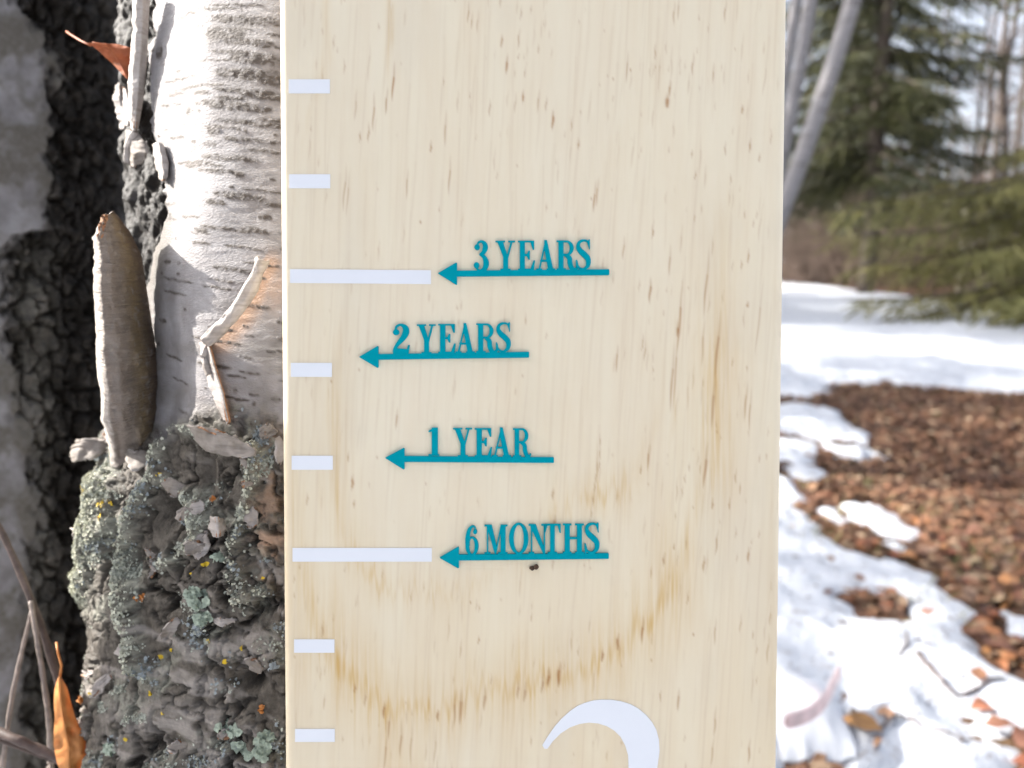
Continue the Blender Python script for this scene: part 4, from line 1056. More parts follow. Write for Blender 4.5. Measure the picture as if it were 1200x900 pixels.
lichen('lichen', None, base_sel * (rl ** 2 + .05 * clump) * left_w, 11000, .00022, .00065, M_L2, 'pale crusted lichen along the bark ridges')
lichen('lichen', None, base_sel * sstep(.2, .6, fbm(ax_ / 22, ay_ / 22, oct=3, seed=151)), 2200, .0003, .0007, M_L5)
sel = np.zeros_like(lich)
for x, y, a in ((248, 700, 9), (252, 718, 8), (240, 690, 7), (290, 845, 8), (276, 843, 6), (160, 866, 7), (293, 868, 9), (324, 852, 9), (322, 866, 9), (300, 872, 8), (262, 650, 5)):
    sel = np.maximum(sel, np.exp(-np.hypot((ax_ - x) / a, (ay_ - y) / (a * .8)) ** 4))
lichen('lichen', None, np.where(onfine, sel * (sel > .3), 0), 1100, .0005, .0013, M_L3, 'mint green rosettes of leafy lichen', lumps=.22)
sel = np.zeros_like(lich)
for k in range(16):
    x, y = rnd.uniform(95, 325), rnd.uniform(540, 880); sel = np.maximum(sel, np.exp(-(np.hypot(ax_ - x, ay_ - y) / 2.2) ** 4))
for x, y in ((128, 573), (122, 570), (143, 588), (232, 667), (250, 658)): sel = np.maximum(sel, np.exp(-(np.hypot(ax_ - x, ay_ - y) / 3.4) ** 4))
lichen('lichen', None, np.where(onfine, sel * (sel > .3), 0), 190, .0004, .0009, M_L4, 'small dots of yellow lichen')
sel = np.zeros_like(lich)
for x, y, a in ((316, 820, 5), (182, 696, 3), (248, 585, 3), (130, 812, 3), (112, 552, 5), (105, 523, 5)): sel = np.maximum(sel, np.exp(-(np.hypot(ax_ - x, ay_ - y) / a) ** 4))
lichen('lichen', None, np.where(onfine, sel * (sel > .3), 0), 110, .0005, .001, M_L6, 'rust coloured lichen specks')

# ------------------------------------------------------------------ dead leaves and twigs by the trunk
M_LEAFO = mat_leaf('dry_orange_leaf', (0.52, 0.19, 0.045), (0.66, 0.30, 0.09), 160, trans=.25)  # orange brightened to stand in for sunlight on the leaf
M_LEAFR = mat_leaf('dry_rust_leaf', (0.34, 0.085, 0.028), (0.44, 0.14, 0.05), 160, trans=.25)
M_TWIG = mat_flat('dark_twig', (0.10, 0.070, 0.058), .6, .35, 300, .3)
M_TWIGP = mat_flat('pale_twig', (0.25, 0.20, 0.17), .6, .3, 300, .3)
def outline_leaf(name, rows, depth, bulge, mats, stem, label, seed=2, nu=13, nv=34, tilt=(0, 0)):
    """leaf read off the photo: rows (y, xl, xr); bends in depth (metres) so it is a crumpled sheet"""
    v = np.linspace(0, 1, nv); u = np.linspace(0, 1, nu); kk = np.linspace(0, 1, len(rows))
    y = np.interp(v, kk, [r[0] for r in rows]); xl = np.interp(v, kk, [r[1] for r in rows]); xr = np.interp(v, kk, [r[2] for r in rows])
    X = xl[None] + (xr - xl)[None] * u[:, None]; Y = np.repeat(y[None], nu, 0)
    fold = bulge * (np.abs(u - .42)[:, None] * 2 - .4) + 0.0034 * fbm(X / 12, Y / 13, oct=3, seed=seed) + tilt[0] * (u[:, None] - .5) + tilt[1] * (v[None] - .5)
    P = at_y(X, Y, depth); d = P - CAM; d /= np.linalg.norm(d, axis=-1, keepdims=True); P = P + d * fold[..., None]
    base = P[nu // 2, 0]
    t = empty(name, base)
    V = P.reshape(-1, 3); N = -d.reshape(-1, 3); Q = V - N * .00025; k = len(V); f = grid_faces(nu, nv)
    mesh_obj('blade', np.concatenate([V, Q]), np.concatenate([f[:, ::-1], f + k]), mats, t)
    mb = MB(); pts = [at_y(np.array(float(a)), np.array(float(b)), depth + c) for a, b, c in stem]; mb.tube(pts, [.0005, .0004, .0004, .0004][:len(pts)], 6); mb.build('stem', mats, t)
    mr = P[int(nu * .42), :]; mb = MB(); mb.tube([q - d[0, 0] * .0003 for q in mr[::3]], [.0004] * len(mr[::3]), 5); mb.build('midrib', mats, t)
    return tag(t, label, 'leaf')
outline_leaf('dead_leaf', [(794, 68, 72), (806, 64, 79), (822, 63, 83), (840, 64, 88), (858, 63, 97), (874, 63, 106), (886, 65, 104), (898, 68, 98), (908, 75, 90), (914, 80, 84)], .262, .006, M_LEAFO,
             [(70, 796, 0.001), (72, 780, .002), (68, 765, .003), (66, 753, .006)], 'dry orange leaf hanging beside the twigs at the trunk foot', seed=5)
outline_leaf('dead_leaf', [(50, 104, 114), (52, 106, 140), (56, 111, 153), (63, 119, 154), (72, 129, 154), (82, 139, 153), (92, 148, 152)], .288, .003, M_LEAFR,
             [(106, 53, 0.0), (95, 48, .01), (82, 40, .03), (78, 37, .045)], 'rust red dead leaf wedged under the bark curl at the crevice', seed=9)
def twig(mb, pts, rad, n=7):
    p = catmull([(a, b, c) for a, b, c in pts], 5); w = [at_y(np.array(q[0]), np.array(q[1]), q[2]) for q in p]
    r = np.interp(np.linspace(0, 1, len(w)), np.linspace(0, 1, len(rad)), rad); r = r * (1 + .12 * np.array([math.sin(i * 2.1) for i in range(len(w))]))
    mb.tube(w, list(r), n); return w
foot = at_y(np.array(150.0), np.array(2300.0), .30)
t = empty('bare_shoot', (foot[0], foot[1], 0))
mb = MB(); twig(mb, [(-90, 470, .33), (-40, 555, .31), (4, 628, .30), (40, 712, .295), (66, 790, .295), (84, 860, .30), (110, 980, .305), (140, 1400, .31), (150, 3000, .31)], [.0008, .0011, .0013, .0014, .0016, .0017, .002, .003, .003]); mb.build('stem', M_TWIG, t)
mb = MB(); twig(mb, [(36, 704, .294), (43, 745, .29), (50, 790, .288), (57, 840, .287), (60, 900, .288), (66, 1100, .29), (150, 2900, .31)], [.0009, .0010, .0010, .0011, .0012, .0014, .002]); mb.build('stem', M_TWIGP, t)
mb = MB(); twig(mb, [(37, 715, .293), (26, 762, .29), (15, 812, .285), (8, 858, .28), (2, 905, .278), (-10, 1000, .28), (20, 1500, .29), (150, 2900, .31)], [.0006, .0008, .0009, .0009, .0010, .0012, .0015, .002]); mb.build('stem', M_TWIGP, t)
tag(t, 'thin bare forked shoot growing up at the foot of the birch', 'shoot')
t = empty('fallen_twig', at_y(np.array(10.0), np.array(862.0), .27))
mb = MB(); twig(mb, [(-330, 770, .36), (-120, 812, .30), (0, 859, .272), (40, 876, .27), (84, 896, .27), (140, 925, .275), (220, 985, .285), (270, 1060, .29)], [.0014, .0016, .0018, .0018, .0018, .0017, .0016, .0015]); mb.build('stem', M_TWIG, t)
mb = MB(); twig(mb, [(-60, 848, .285), (0, 868, .275), (30, 880, .274), (56, 890, .275), (84, 902, .277)], [.0006, .0007, .0006, .0005, .0004]); mb.build('side_shoot', M_TWIG, t)
tag(t, 'dark brown twig lying across the shoot below the orange leaf', 'twig')

# ------------------------------------------------------------------ leaves lying on the ground
LEAFM = [mat_leaf('fallen_leaf_%s' % n, a, b, 40, rand=True) for n, a, b in
         (('brown', (0.15, 0.07, 0.036), (0.22, 0.11, 0.06)), ('rust', (0.24, 0.085, 0.036), (0.31, 0.135, 0.06)), ('tan', (0.27, 0.17, 0.10), (0.34, 0.235, 0.15)))]
def leaf_shape(rr, L=.055, wr=.62, curl=.5):
    n = 6; V = []; F = []
    bend = rr.uniform(-1, 1) * curl; fold = rr.uniform(.05, .5) * rr.choice((1, 1, -1)); tw = rr.uniform(-.8, .8)
    prof_ = [0.0, .55, .95, 1.0, .72, .0]
    for i in range(n):
        t = i / (n - 1); x = (t - .5) * L; w = prof_[i] * L * wr / 2 * rr.uniform(.8, 1.15)
        zc = bend * L * ((t - .5) ** 2) * 1.4; a = tw * (t - .5)
        for sgn in (-1, 0, 1):
            yy = sgn * w; zz = zc + abs(sgn) * w * fold + rr.uniform(-.1, .1) * w * abs(sgn)
            V.append((x, yy * math.cos(a) - zz * math.sin(a), yy * math.sin(a) + zz * math.cos(a)))
    for i in range(n - 1):
        for k in range(2): F.append((i * 3 + k, i * 3 + k + 1, i * 3 + k + 4, i * 3 + k + 3))
    V += [(-.5 * L, -.0008, 0), (-.5 * L, .0008, 0), (-.5 * L - L * .35, 0, .004 * rr.uniform(-1, 1))]; F.append((len(V) - 3, len(V) - 2, len(V) - 1))
    V = np.array(V); V[:, 2] -= V[:, 2].min(); return V, F
LS = [leaf_shape(random.Random(40 + k), wr=[.62, .5, .8, .42, .7, .58, .9, .35][k]) for k in range(8)]
def rot3(rx, ry, rz): return np.array(Matrix.Rotation(rz, 3, 'Z') @ Matrix.Rotation(ry, 3, 'Y') @ Matrix.Rotation(rx, 3, 'X'))
cand = []
N_ = 34000
yy = rng.uniform(.9, 5.6, N_); xx = yy * rng.uniform(.2, .95, N_); ff = snow_field(xx, yy)
keep = (ff < -0.02) & (rng.random(N_) < 1.0); keep |= (ff >= 0) & (ff < .3) & (rng.random(N_) < .004)
xx, yy = xx[keep], yy[keep]; zz = height_at(xx, yy)
lpx, lpy, ldz = project(np.stack([xx, yy, zz], 1))
size = rng.uniform(.3, .85, len(xx)) * np.where(rng.random(len(xx)) < .2, 1.25, 1)
inview = (lpx > 918) & (lpx < 1205) & (lpy < 905) & (ldz > 0)
appar = np.where(inview, size / ldz, 0); order = np.argsort(-appar); nind = 280
protos = [bpy.data.meshes.new('fallen_leaf') for _ in range(24)]
for i, me in enumerate(protos):
    V, F = LS[i % 8]; me.from_pydata(V.tolist(), [], F); me.materials.append(LEAFM[i // 8]); me.update()
    me.polygons.foreach_set('use_smooth', np.ones(len(me.polygons), bool))
BV_, BF_, BC_ = [], [], []; nb = 0
for rank, i in enumerate(order):
    sc_ = float(size[i]); rot = (rnd.gauss(0, .2), rnd.gauss(0, .2), rnd.uniform(0, 6.28)); zl = float(zz[i]) + rnd.uniform(.002, .016)
    if rank < nind:
        o = link(bpy.data.objects.new('fallen_leaf', protos[rnd.choice((0, 0, 8, 8, 16)) + rnd.randint(0, 7)])); o.location = (xx[i], yy[i], zl); o.rotation_euler = rot; o.scale = (sc_,) * 3
        tag(o, 'dry brown leaf among the wet leaf litter beside the snow', 'leaf', 'dead leaves lying in the litter patch')
    else:
        V, F = LS[rnd.randint(0, 7)]; W_ = (V * sc_) @ rot3(*rot).T + (xx[i], yy[i], zl)
        BV_.append(W_); BF_ += [tuple(nb + q for q in f) for f in F]; BC_.append(np.full(len(V), float(np.clip(rng.normal(.46, .30), 0, 1)))); nb += len(V)
lit = mesh_obj('leaf_litter', np.concatenate(BV_), BF_, mat_litter('leaf_litter'), attrs={'leafcol': np.concatenate(BC_)})
tag(lit, 'carpet of wet brown leaves thawed out of the snow', 'leaf litter', kind='stuff')
# grass and moss tufts in the litter
mb = MB(); rr = random.Random(8)
M_GRASS = mat_foliage('old_grass', (0.16, 0.17, 0.05), (0.23, 0.21, 0.08), (0.28, 0.22, 0.12))
for (px, py, n, sp) in ((1195, 700, 160, .16), (1150, 668, 60, .08), (985, 568, 60, .08), (975, 612, 50, .06), (1090, 605, 50, .08), (1000, 540, 40, .08), (1155, 462, 160, .4), (1060, 480, 100, .3), (960, 626, 40, .05), (1180, 660, 70, .1)):
    c = on_ground(np.array(float(px)), np.array(float(py)))
    for k in range(n):
        x, y = c[0] + rr.gauss(0, sp), c[1] + rr.gauss(0, sp); a = rr.uniform(0, 6.28); L = rr.uniform(.02, .055)
        p = Vector((x, y, float(ground_z(np.array(x), np.array(y))) + .004)); q = p + Vector((math.cos(a) * L * .8, math.sin(a) * L * .8, L * .55)); mb.ribbon(p, q, .0016, .0004, (-math.sin(a), math.cos(a), 0))
tag(mb.build('grass_tufts', M_GRASS), 'short old grass and moss poking through the leaves', 'grass', kind='stuff')

# needles, bark bits and dirt dropped on the snow
mb = MB(); rr = random.Random(19)
for k in range(1500):
    y = rr.uniform(1.05, 5.0) ** 1.0; x = y * rr.uniform(.3, .75)
    if rr.random() > 1.4 / y: continue
    f = float(snow_field(np.array([x]), np.array([y]))[0])
    if f < .01: continue
    h = float(height_at(x, y)[0]) + .002; a = rr.uniform(0, 6.28); L = rr.choice((.003, .005, .008, .014)) * rr.uniform(.6, 1.4); w = rr.uniform(.0008, .003)
    p = Vector((x, y, h)); q = p + Vector((math.cos(a) * L, math.sin(a) * L, rr.uniform(0, .003))); s_ = Vector((-math.sin(a), math.cos(a), 0)); b = len(mb.v)
    mb.v += [tuple(p - s_ * w), tuple(p + s_ * w), tuple(q + s_ * w * .6), tuple(q - s_ * w * .6), tuple((p + q) / 2 + Vector((0, 0, w * 1.2)))]; mb.f += [(b, b + 1, b + 4), (b + 1, b + 2, b + 4), (b + 2, b + 3, b + 4), (b + 3, b, b + 4)]
tag(mb.build('forest_debris', M_TWIG), 'specks of bark and needles scattered over the snow', 'debris', kind='stuff')
# single things on the snow
def ground_leaf(px, py, L, rot, col, label, seed, tilt=.25):
    V, F = leaf_shape(random.Random(seed), 1.0, .62, .5); me = bpy.data.meshes.new('fallen_leaf'); me.from_pydata((V * L).tolist(), [], F); me.materials.append(mat_leaf('leaf_on_snow', col, tuple(c * 1.5 for c in col), 60)); me.update()
    o = link(bpy.data.objects.new('fallen_leaf', me)); c = on_ground(np.array(float(px)), np.array(float(py)), .05); h = float(height_at(c[0], c[1])[0])
    c = on_ground(np.array(float(px)), np.array(float(py)), h); h = float(height_at(c[0], c[1])[0])
    o.location = (c[0], c[1], h + .001); o.rotation_euler = (tilt, 0.05, rot); sd = o.modifiers.new('sub', 'SUBSURF'); sd.levels = 2; sd.render_levels = 2
    return tag(o, label, 'leaf')
ground_leaf(1008, 864, .062, -.45, (0.24, 0.125, 0.045), 'curled tan leaf lying alone on the snow near the board', 71)
ground_leaf(1150, 833, .05, .3, (0.22, 0.085, 0.045), 'dark reddish leaf sunk in the snow beside the thin twig', 72)
ground_leaf(1090, 712, .055, .2, (0.34, 0.20, 0.16), 'faded pinkish leaf frozen in snow by the thawed hole', 73)
ground_leaf(1026, 706, .05, 1.2, (0.13, 0.065, 0.035), 'brown leaf standing up in the thawed hole in the snow', 74, .9)
ground_leaf(1037, 843, .035, .2, (0.30, 0.17, 0.10), 'small tan leaf scrap on the twig in the snow', 75)
def snow_twig(pts, r, label):
    P = []
    for a, b in catmull(pts, 5):
        c = on_ground(np.array(a), np.array(b), .045); h = float(height_at(c[0], c[1])[0]); P.append((c[0], c[1], h + r * .6 + .002 * math.sin(a)))
    mb = MB(); mb.tube(P, [r * (1 - .5 * i / len(P)) for i in range(len(P))], 6); tag(mb.build('fallen_twig', M_TWIG, origin=P[0]), label, 'twig')
snow_twig([(1075, 757), (1090, 772), (1102, 782), (1124, 792), (1150, 788), (1180, 778)], .004, 'dark bent twig lying across the snow toward the litter')
snow_twig([(1062, 735), (1063, 748), (1052, 758)], .003, 'short dark twig stub poking out of the snow')
snow_twig([(998, 826), (1016, 836), (1030, 842), (1056, 830), (1080, 838), (1110, 848), (1140, 853)], .0035, 'long thin twig trailing over the snow past leaf scraps')
# scrap of clear plastic with a pink strip, half buried
c = on_ground(np.array(952.0), np.array(830.0), .05); nu_, nv_ = 22, 16
uu, vv = np.meshgrid(np.linspace(-1, 1, nu_), np.linspace(-1, 1, nv_), indexing='ij')
X = c[0] + .055 * uu + .012 * vv; Y = c[1] + .10 * vv + .03; Z = height_at(X.ravel(), Y.ravel()).reshape(X.shape) + .004 + .026 * np.clip(1 - uu ** 2 * .9, 0, 1) * np.clip(1 - vv ** 2 * .8, 0, 1) + .004 * fbm(uu * 3, vv * 3, oct=3, seed=301)
t = empty('plastic_scrap', (c[0], c[1], float(height_at(c[0], c[1])[0])))
P = np.stack([X, Y, Z], -1); V = P.reshape(-1, 3); f = grid_faces(nu_, nv_)
mesh_obj('sheet', np.concatenate([V, V - (0, 0, .001)]), np.concatenate([f, f[:, ::-1] + len(V)]), mat_plastic(), t)
path = [(921, 843), (938, 838), (955, 829), (968, 814), (976, 798), (983, 784)]
Q = []
for a, b in catmull(path, 4):
    g = on_ground(np.array(a), np.array(b), .075); Q.append(g)
Q = np.array(Q); tq = np.gradient(Q, axis=0); tq /= np.linalg.norm(tq, axis=1, keepdims=True); sdv = np.cross(tq, (0, 0, 1.0))
hz = np.maximum(height_at(Q[:, 0], Q[:, 1]) + .004, .0); wv = .0045
prof5 = [(-1, -.012), (-.5, .004), (0, .009), (.5, .004), (1, -.012)]
V = np.concatenate([Q + sdv * wv * a + (0, 0, b) for a, b in prof5]); V[:, 2] = np.maximum(V[:, 2], np.tile(hz, 5)); nq = len(Q)
f = grid_faces(5, nq); mesh_obj('pink_strip', np.concatenate([V, V - (0, 0, .002)]), np.concatenate([f, f[:, ::-1] + len(V)]), mat_flat('pink_plastic', (0.72, 0.54, 0.52), .4, .2, 40), t)
tag(t, 'crumpled scrap of clear plastic with a pink strip in the snow', 'plastic scrap')

# ------------------------------------------------------------------ the wood behind
M_SPR = mat_foliage('spruce_needles', (0.03, 0.037, 0.010), (0.06, 0.062, 0.018), (0.095, 0.088, 0.028))
M_SPR2 = mat_foliage('spruce_needles_light', (0.105, 0.107, 0.028), (0.18, 0.162, 0.046), (0.215, 0.185, 0.066))
M_BARKD = mat_flat('spruce_bark', (0.085, 0.066, 0.055), .9, .4, 12, .5)
M_BFAR = mat_birch_far()
M_SHRUB = mat_flat('bare_shrub_stems', (0.12, 0.085, 0.065), .85, .35, 3)
def bough(mb, wood, p, az, L, rr, droop, dens=1.0, wid=1.0):
    d = Vector((math.cos(az), math.sin(az), 0)); side = Vector((-math.sin(az), math.cos(az), 0))
    n = max(5, int(L * 6)); pts = []
    for i in range(n + 1):
        t = i / n; pts.append(Vector(p) + d * (L * t) + Vector((0, 0, L * (-droop * t ** 1.3 + .16 * max(0, t - .7)))) + side * (.04 * L * math.sin(t * 5 + az)))
    wood.tube(pts, [.012 * L ** .7 * (1 - .85 * i / n) + .003 for i in range(n + 1)], 4, False)
    m = int(L * 26 * dens)
    for k in range(m):
        t = (k + rr.random()) / m; t = .08 + .92 * t; i = min(int(t * n), n - 1); q = pts[i].lerp(pts[i + 1], t * n - i)
        sg = 1 if k % 2 else -1; tl = L * .30 * (1.05 - t * .75) * rr.uniform(.6, 1.2) * wid + .05
        dd = (d * rr.uniform(.35, .8) + side * sg * rr.uniform(.4, .9) + Vector((0, 0, rr.uniform(-.75, .0)))).normalized()
        e = q + dd * tl + Vector((0, 0, -tl * tl * .35))
        sv = Vector((rr.gauss(0, 1), rr.gauss(0, 1), rr.gauss(0, 1))).cross(dd).normalized()
        mb.ribbon(q, e, .013, .006, sv)
        for j in range(3):
            a = q.lerp(e, rr.uniform(.15, 1)); f = a + (dd * .5 + Vector((rr.gauss(0, .6), rr.gauss(0, .6), rr.gauss(-.45, .4)))).normalized() * rr.uniform(.05, .17)
            mb.ribbon(a, f, .012, .005, Vector((rr.gauss(0, 1), rr.gauss(0, 1), rr.gauss(0, 1))).normalized())
def spruce(h, prof_, seed, mat, step=.33, per=6, dens=1.0, droop=.35, r0=.14, azr=None):
    """prof_: (height, bough length) pairs"""
    rr = random.Random(seed); t = empty('spruce_tree', (0, 0, 0)); cr = MB(); wd = MB()
    wd.tube([(0.03 * math.sin(i * 1.7), .03 * math.cos(i), h * i / 10 - .1) for i in range(11)], [r0 * (1 - .93 * i / 10) for i in range(11)], 9)
    z_ = prof_[0][0]
    while z_ < h - .15:
        L = np.interp(z_, [p[0] for p in prof_], [p[1] for p in prof_])
        for k in range(per):
            az = rr.uniform(0, 6.28) if azr is None else rr.uniform(*azr)
            if rr.random() < .9: bough(cr, wd, (0, 0, z_ + rr.uniform(-.15, .15)), az, max(.25, L * rr.uniform(.6, 1.12)), rr, droop * rr.uniform(.6, 1.3), dens)
        z_ += step * rr.uniform(.7, 1.3)
    cr.build('crown', mat, t, False); wd.build('trunk', M_BARKD, t); return t
GRP = 'conifers of the wood behind the snow'
def put(o, px, y, label, group=None, rz=0.0, s=1.0, cat=None, x=None):
    X = at_y(np.array(float(px)), np.array(300.0), float(y))[0] if x is None else x
    o.location = (X, y, float(ground_z(np.array(X), np.array(float(y))))); o.rotation_euler = (0, 0, rz); o.scale = (s, s, s)
    return tag(o, label, cat, group)
spA = spruce(11, [(1.6, 1.7), (3, 2.2), (6, 1.7), (11, .2)], 31, M_SPR, .28, 7, 1.35)
spB = spruce(9, [(.5, 1.6), (2, 2.0), (5, 1.3), (9, .15)], 32, M_SPR, .34, 5, .9)
put(spA, 1018, 15.5, 'tall dark spruce behind the leaning pale birch', GRP, 0, 1.2, 'spruce tree')
put(spB, 962, 23, 'spruce glimpsed past the pale birches at the board edge', GRP, 1.0, 1.1, 'spruce tree')
def cp(src, *a, **k): o = copy_tree(src); return put(o, *a, **k)
cp(spA, 985, 27, 'dark spruce standing deep in the wood above the brush', GRP, 2.2, 1.2, 'spruce tree')
cp(spB, 1010, 29, 'far spruce between the dark spruce and the birches', GRP, 4.0, 1.25, 'spruce tree')
cp(spB, 1235, 30, 'far spruce behind the thin dark trunks', GRP, 3.0, 1.1, 'spruce tree')
for x, y, rz, s, k in ((4.2, 24, 1, 1.1, 0), (1.5, 27, 2, 1.0, 1), (-2.2, 25, 3, 1.15, 0), (-6, 27, .5, 1, 1), (14.5, 20, .4, 1, 0), (-11, 20, .9, 1.1, 0)):
    cp((spA, spB)[k], 0, y, 'spruce of the tree line that the board and the birch hide', 'spruces hidden behind board and birch', rz, s, 'spruce tree', x=x)
# spruces added out of view on the sunny side to dapple the snow with shade
for x, y, rz, s, k in ((-11.5, 10.5, 1.3, 1.6, 1), (-8.5, 12.2, 2.0, 1.7, 0), (-9.5, 16.0, 3.0, 1.5, 0), (-11.5, 20, 5.0, 1.8, 1)):
    cp((spA, spB)[k], 0, y, 'unseen spruce added on the sunny side to shade the snow', 'added spruces along the sunny side', rz, s, 'spruce tree', x=x)
# young spruces added out of view to shade the ground and the birch foot
ry = random.Random(4)
for k in range(20):
    y = -9 + .82 * k + ry.uniform(-.2, .2); big = ry.uniform(.42, .46) if .3 < y < 2.4 else ry.uniform(.6, .66) if -1.6 < y < 3.7 else ry.uniform(.85, 1.05)
    cp(spB, 0, y, 'unseen young spruce added to shade the ground and birch foot', 'added young spruces shading from the sunny side', ry.uniform(0, 6), big, 'spruce tree', x=-6.2 + ry.uniform(-.5, .5))
# spruce with long low sweeping boughs from the right
low = spruce(7.5, [(.55, 3.6), (1.2, 3.7), (1.9, 2.9), (2.5, .8), (4, .7), (7.5, .2)], 35, M_SPR2, .29, 6, .85, .17, .13, (2.1, 4.4))
put(low, 1330, 9.6, 'light green spruce sweeping its low boughs over the snow', None, 0, 1.0, 'spruce tree')
# overhanging pine boughs at the top right: a near spruce out of the picture on the right
hang = spruce(8, [(2.6, .5), (2.9, 1.0), (3.4, 1.6), (5, 1.4), (8, .2)], 36, M_SPR2, .5, 4, .7, .5, .13, (1.9, 4.6))
put(hang, 1330, 7.6, 'olive green spruce hanging drooping boughs above the low one', None, 0, 1.0, 'spruce tree')

def birch_far(name, pts, rads, label, group, seed):
    rr = random.Random(seed); P = [Vector(p) for p in pts]; t = empty(name, (P[0].x, P[0].y, P[0].z)); mb = MB(); mb.tube(P, rads, 10); mb.build('trunk', M_BFAR, t)
    mb = MB()
    for k in range(9):
        i = rr.randint(len(P) // 2, len(P) - 2); limb(mb, P[i].lerp(P[i + 1], rr.random()), (rr.gauss(0, .7), rr.gauss(0, .7), .8), rr.uniform(1, 2.2), .02, 2, rr)
    mb.build('crown', M_TWIGF, t); tag(t, label, 'birch tree', group)
def lean_pts(pa, pb, y, top=-900, dy=0.0):
    (x0, y0), (x1, y1) = pa, pb; k = (x1 - x0) / (y1 - y0); o = []
    gy_ = 300 + .75 * F_PX / y
    for yy_ in np.linspace(gy_ + 4, top, 14):
        wob_ = 4 * math.sin(yy_ / 90.0)
        q = at_y(np.array(x0 + k * (yy_ - y0) + wob_), np.array(yy_), y); q[1] += dy; o.append(tuple(q))
    return o
birch_far('birch_tree', lean_pts((931, 200), (1000, 0), 9.2), [.105 * (1 - .035 * i) for i in range(14)], 'pale birch leaning right beside the board edge', 'thin birches at the wood edge', 1)
birch_far('birch_tree', lean_pts((922, 140), (950, 0), 10.5), [.095 * (1 - .035 * i) for i in range(14)], 'slim upright birch partly hidden by the board, right of its twin', 'thin birches at the wood edge', 2)
birch_far('birch_tree', lean_pts((922, 60), (934, 0), 11.5), [.09 * (1 - .035 * i) for i in range(14)], 'slim birch stem almost wholly hidden behind the board', 'thin birches at the wood edge', 3)

def bare_tree(h, seed, r0):
    rr = random.Random(seed); t = empty('bare_tree', (0, 0, 0)); mb = MB(); P = []; x = y = 0
    for i in range(12): P.append(Vector((x, y, h * i / 11 - .1))); x += rr.gauss(0, .06); y += rr.gauss(0, .06)
    mb.tube(P, [r0 * (1 - .8 * i / 11) for i in range(12)], 8); mb.build('trunk', M_BARKD, t); mb = MB()
    for k in range(16):
        i = rr.randint(3, 10); a = rr.uniform(0, 6.28); limb(mb, P[i].lerp(P[i + 1], rr.random()), (math.cos(a), math.sin(a), rr.uniform(.1, 1)), rr.uniform(.7, 1.8), .016, 2, rr)
    mb.build('crown', M_TWIGF, t); return t
bt = [bare_tree(9, 51, .085), bare_tree(10, 52, .095)]
used = [False, False]
for i, (px, y, s) in enumerate(((1139, 17, .9), (1151, 19, 1.0), (1172, 16.5, 1.05), (1186, 21, .9), (1196, 18, 1.0), (1125, 26, 1.0), (1100, 28, 1.0), (1163, 29, 1.1), (1210, 25, 1.0), (1078, 31, 1.1), (1145, 33, 1.1), (1180, 34, 1.2), (985, 34, 1.2), (940, 30, 1.1), (1040, 36, 1.2))):
    k = i % 2; o = bt[k] if not used[k] else copy_tree(bt[k]); used[k] = True
    put(o, px, y, 'thin dark bare trunk standing in the wood against the sky', 'bare thin trunks in the wood', i * 1.3, s, 'tree')
def shrub(seed, h):
    rr = random.Random(seed); t = MB()
    for k in range(22):
        a = rr.uniform(0, 6.28); limb(t, (rr.gauss(0, .22), rr.gauss(0, .22), -.03), (math.cos(a) * .55, math.sin(a) * .55, 1), h * rr.uniform(.5, 1), .011, 2, rr)
    return t.build('bare_shrub', M_SHRUB, None, True)
sh = [shrub(61, 2.0), shrub(62, 2.6), shrub(63, 1.6)]; used = [False] * 3
spots = [(930, 22), (950, 20), (968, 24), (985, 19), (1005, 22), (1022, 17.5), (1040, 20), (1060, 16.5), (1080, 19), (1098, 16), (1118, 18.5), (1136, 14.6), (1155, 17), (1176, 14), (1195, 13), (1215, 15), (1240, 13), (1015, 27), (1065, 27), (1120, 26), (1170, 27), (960, 29), (925, 27),
         (880, 24), (820, 26), (700, 27), (560, 27), (420, 26)]
spots += [(930 + 13 * k, 21 + (k * 7) % 9) for k in range(20)]
for i, (px, y) in enumerate(spots):
    k = i % 3; o = sh[k] if not used[k] else sh[k].copy()
    if used[k]: link(o)
    used[k] = True
    put(o, px, y, 'tangled brown bare shrub in the brush along the wood edge', 'bare shrubs along the wood edge', i * 2.1, 1 + .2 * math.sin(i * 3.3), 'shrub')
# far wood: twigs and stems merging into one mass
mb = MB(); rr = random.Random(77)
for k in range(420):
    a = rr.uniform(-.9, .95); d = rr.uniform(42, 75); x, y = math.sin(a) * d, math.cos(a) * d; h = rr.uniform(3, 11); zb = float(ground_z(np.array(x), np.array(y)))
    lx, ly = rr.gauss(0, .3), rr.gauss(0, .3); mb.tube([(x, y, zb - .2), (x + lx * .5, y + ly * .5, zb + h * .5), (x + lx, y + ly, zb + h)], [rr.uniform(.05, .12), .06, .02], 4)
    for j in range(14):
        z_ = rr.uniform(.15, 1) * h; b = rr.uniform(0, 6.28); L = rr.uniform(.5, 1.9); p = Vector((x + lx * z_ / h, y + ly * z_ / h, zb + z_)); q = p + Vector((math.cos(b) * L, math.sin(b) * L, rr.uniform(-.2, .8) * L)); mb.ribbon(p, q, .025, .008, (0, 0, 1))
tag(mb.build('far_wood', M_TWIGF), 'far-off leafless wood seen through the trees', 'wood', kind='stuff')

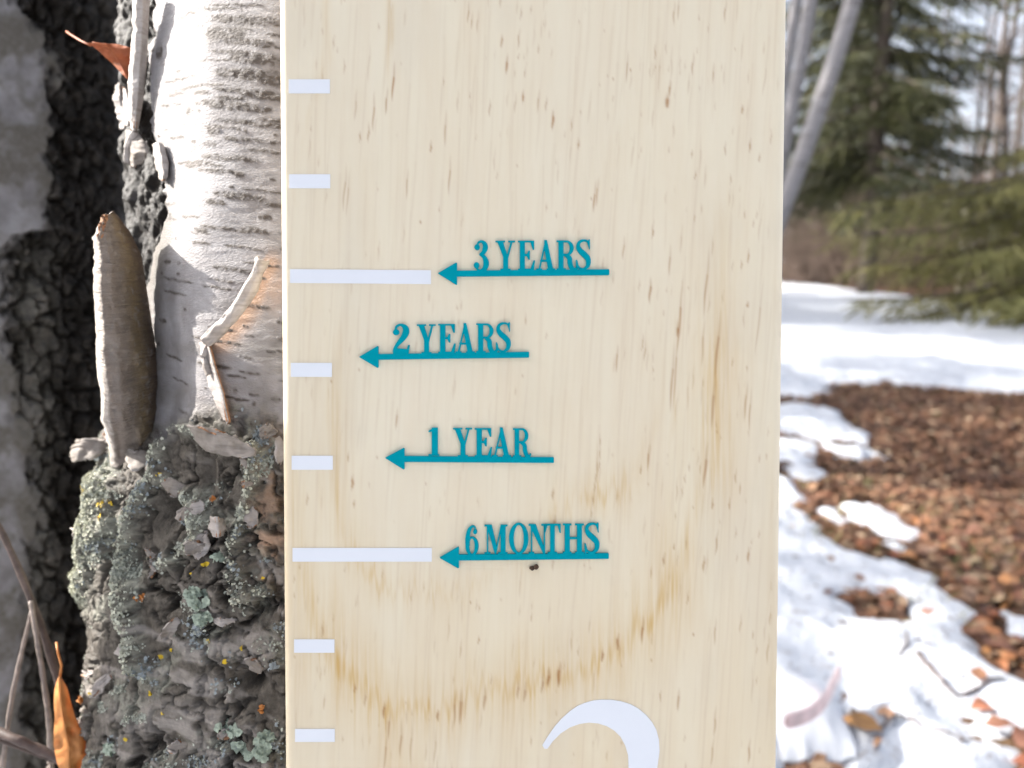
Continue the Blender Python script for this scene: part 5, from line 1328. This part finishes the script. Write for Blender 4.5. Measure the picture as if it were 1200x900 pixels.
# pale shed half hidden behind the low boughs
c = at_y(np.array(1200.0), np.array(300.0), 15.5); zg = float(ground_z(np.array(c[0]), np.array(15.5)))
t = empty('shed', (c[0], 15.5, zg)); rz = -.35
M_WALL = mat_flat('pale_cream_boards', (0.48, 0.45, 0.36), .8, .12, 3); M_ROOF = mat_flat('pale_blue_metal_roof', (0.42, 0.46, 0.50), .45, .06, 3); M_DOOR = mat_flat('shed_door', (0.55, 0.55, 0.45), .7, .1, 4); M_GLASS = mat_flat('shed_window', (0.22, 0.26, 0.29), .15, .05, 3)
def bx3(name, x0, x1, y0, y1, z0_, z1_, mat, parent=t, smooth=False):
    V = np.array([(x, y, zz_) for x in (x0, x1) for y in (y0, y1) for zz_ in (z0_, z1_)]); V = V @ rot3(0, 0, rz).T + (c[0], 15.5, zg)
    return mesh_obj(name, V, [(0, 1, 3, 2), (4, 6, 7, 5), (0, 4, 5, 1), (2, 3, 7, 6), (0, 2, 6, 4), (1, 5, 7, 3)], mat, parent, smooth)
bx3('wall', -1.0, 1.6, -.8, .8, -.1, 1.7, M_WALL)
for k in range(10): bx3('board', -1.0 + .26 * k, -1.0 + .26 * k + .24, -.825, -.803, .02, 1.68, M_WALL)
V = np.array([(-1.1, -1.0, 1.68), (1.8, -1.0, 1.68), (1.8, 0, 2.05), (-1.1, 0, 2.05), (1.8, 1.0, 1.68), (-1.1, 1.0, 1.68)]); V = np.concatenate([V, V + (0, 0, .06)]) @ rot3(0, 0, rz).T + (c[0], 15.5, zg)
mesh_obj('roof', V, [(6, 7, 8, 9), (9, 8, 10, 11), (0, 3, 2, 1), (3, 5, 4, 2), (0, 1, 7, 6), (5, 11, 10, 4), (0, 6, 9, 3), (3, 9, 11, 5), (1, 2, 8, 7), (2, 4, 10, 8)], M_ROOF, t, False)
dr = bx3('door', -.8, -.1, -.86, -.828, .05, 1.6, M_DOOR); bx3('handle', -.2, -.15, -.9, -.862, .85, .95, M_BARKD, dr)
wi = bx3('window', .35, 1.15, -.86, -.828, .95, 1.6, M_DOOR); bx3('pane', .42, 1.08, -.875, -.862, 1.02, 1.53, M_GLASS, wi)
tag(t, 'pale cream shed with bluish roof half hidden by the low spruce boughs', 'shed')
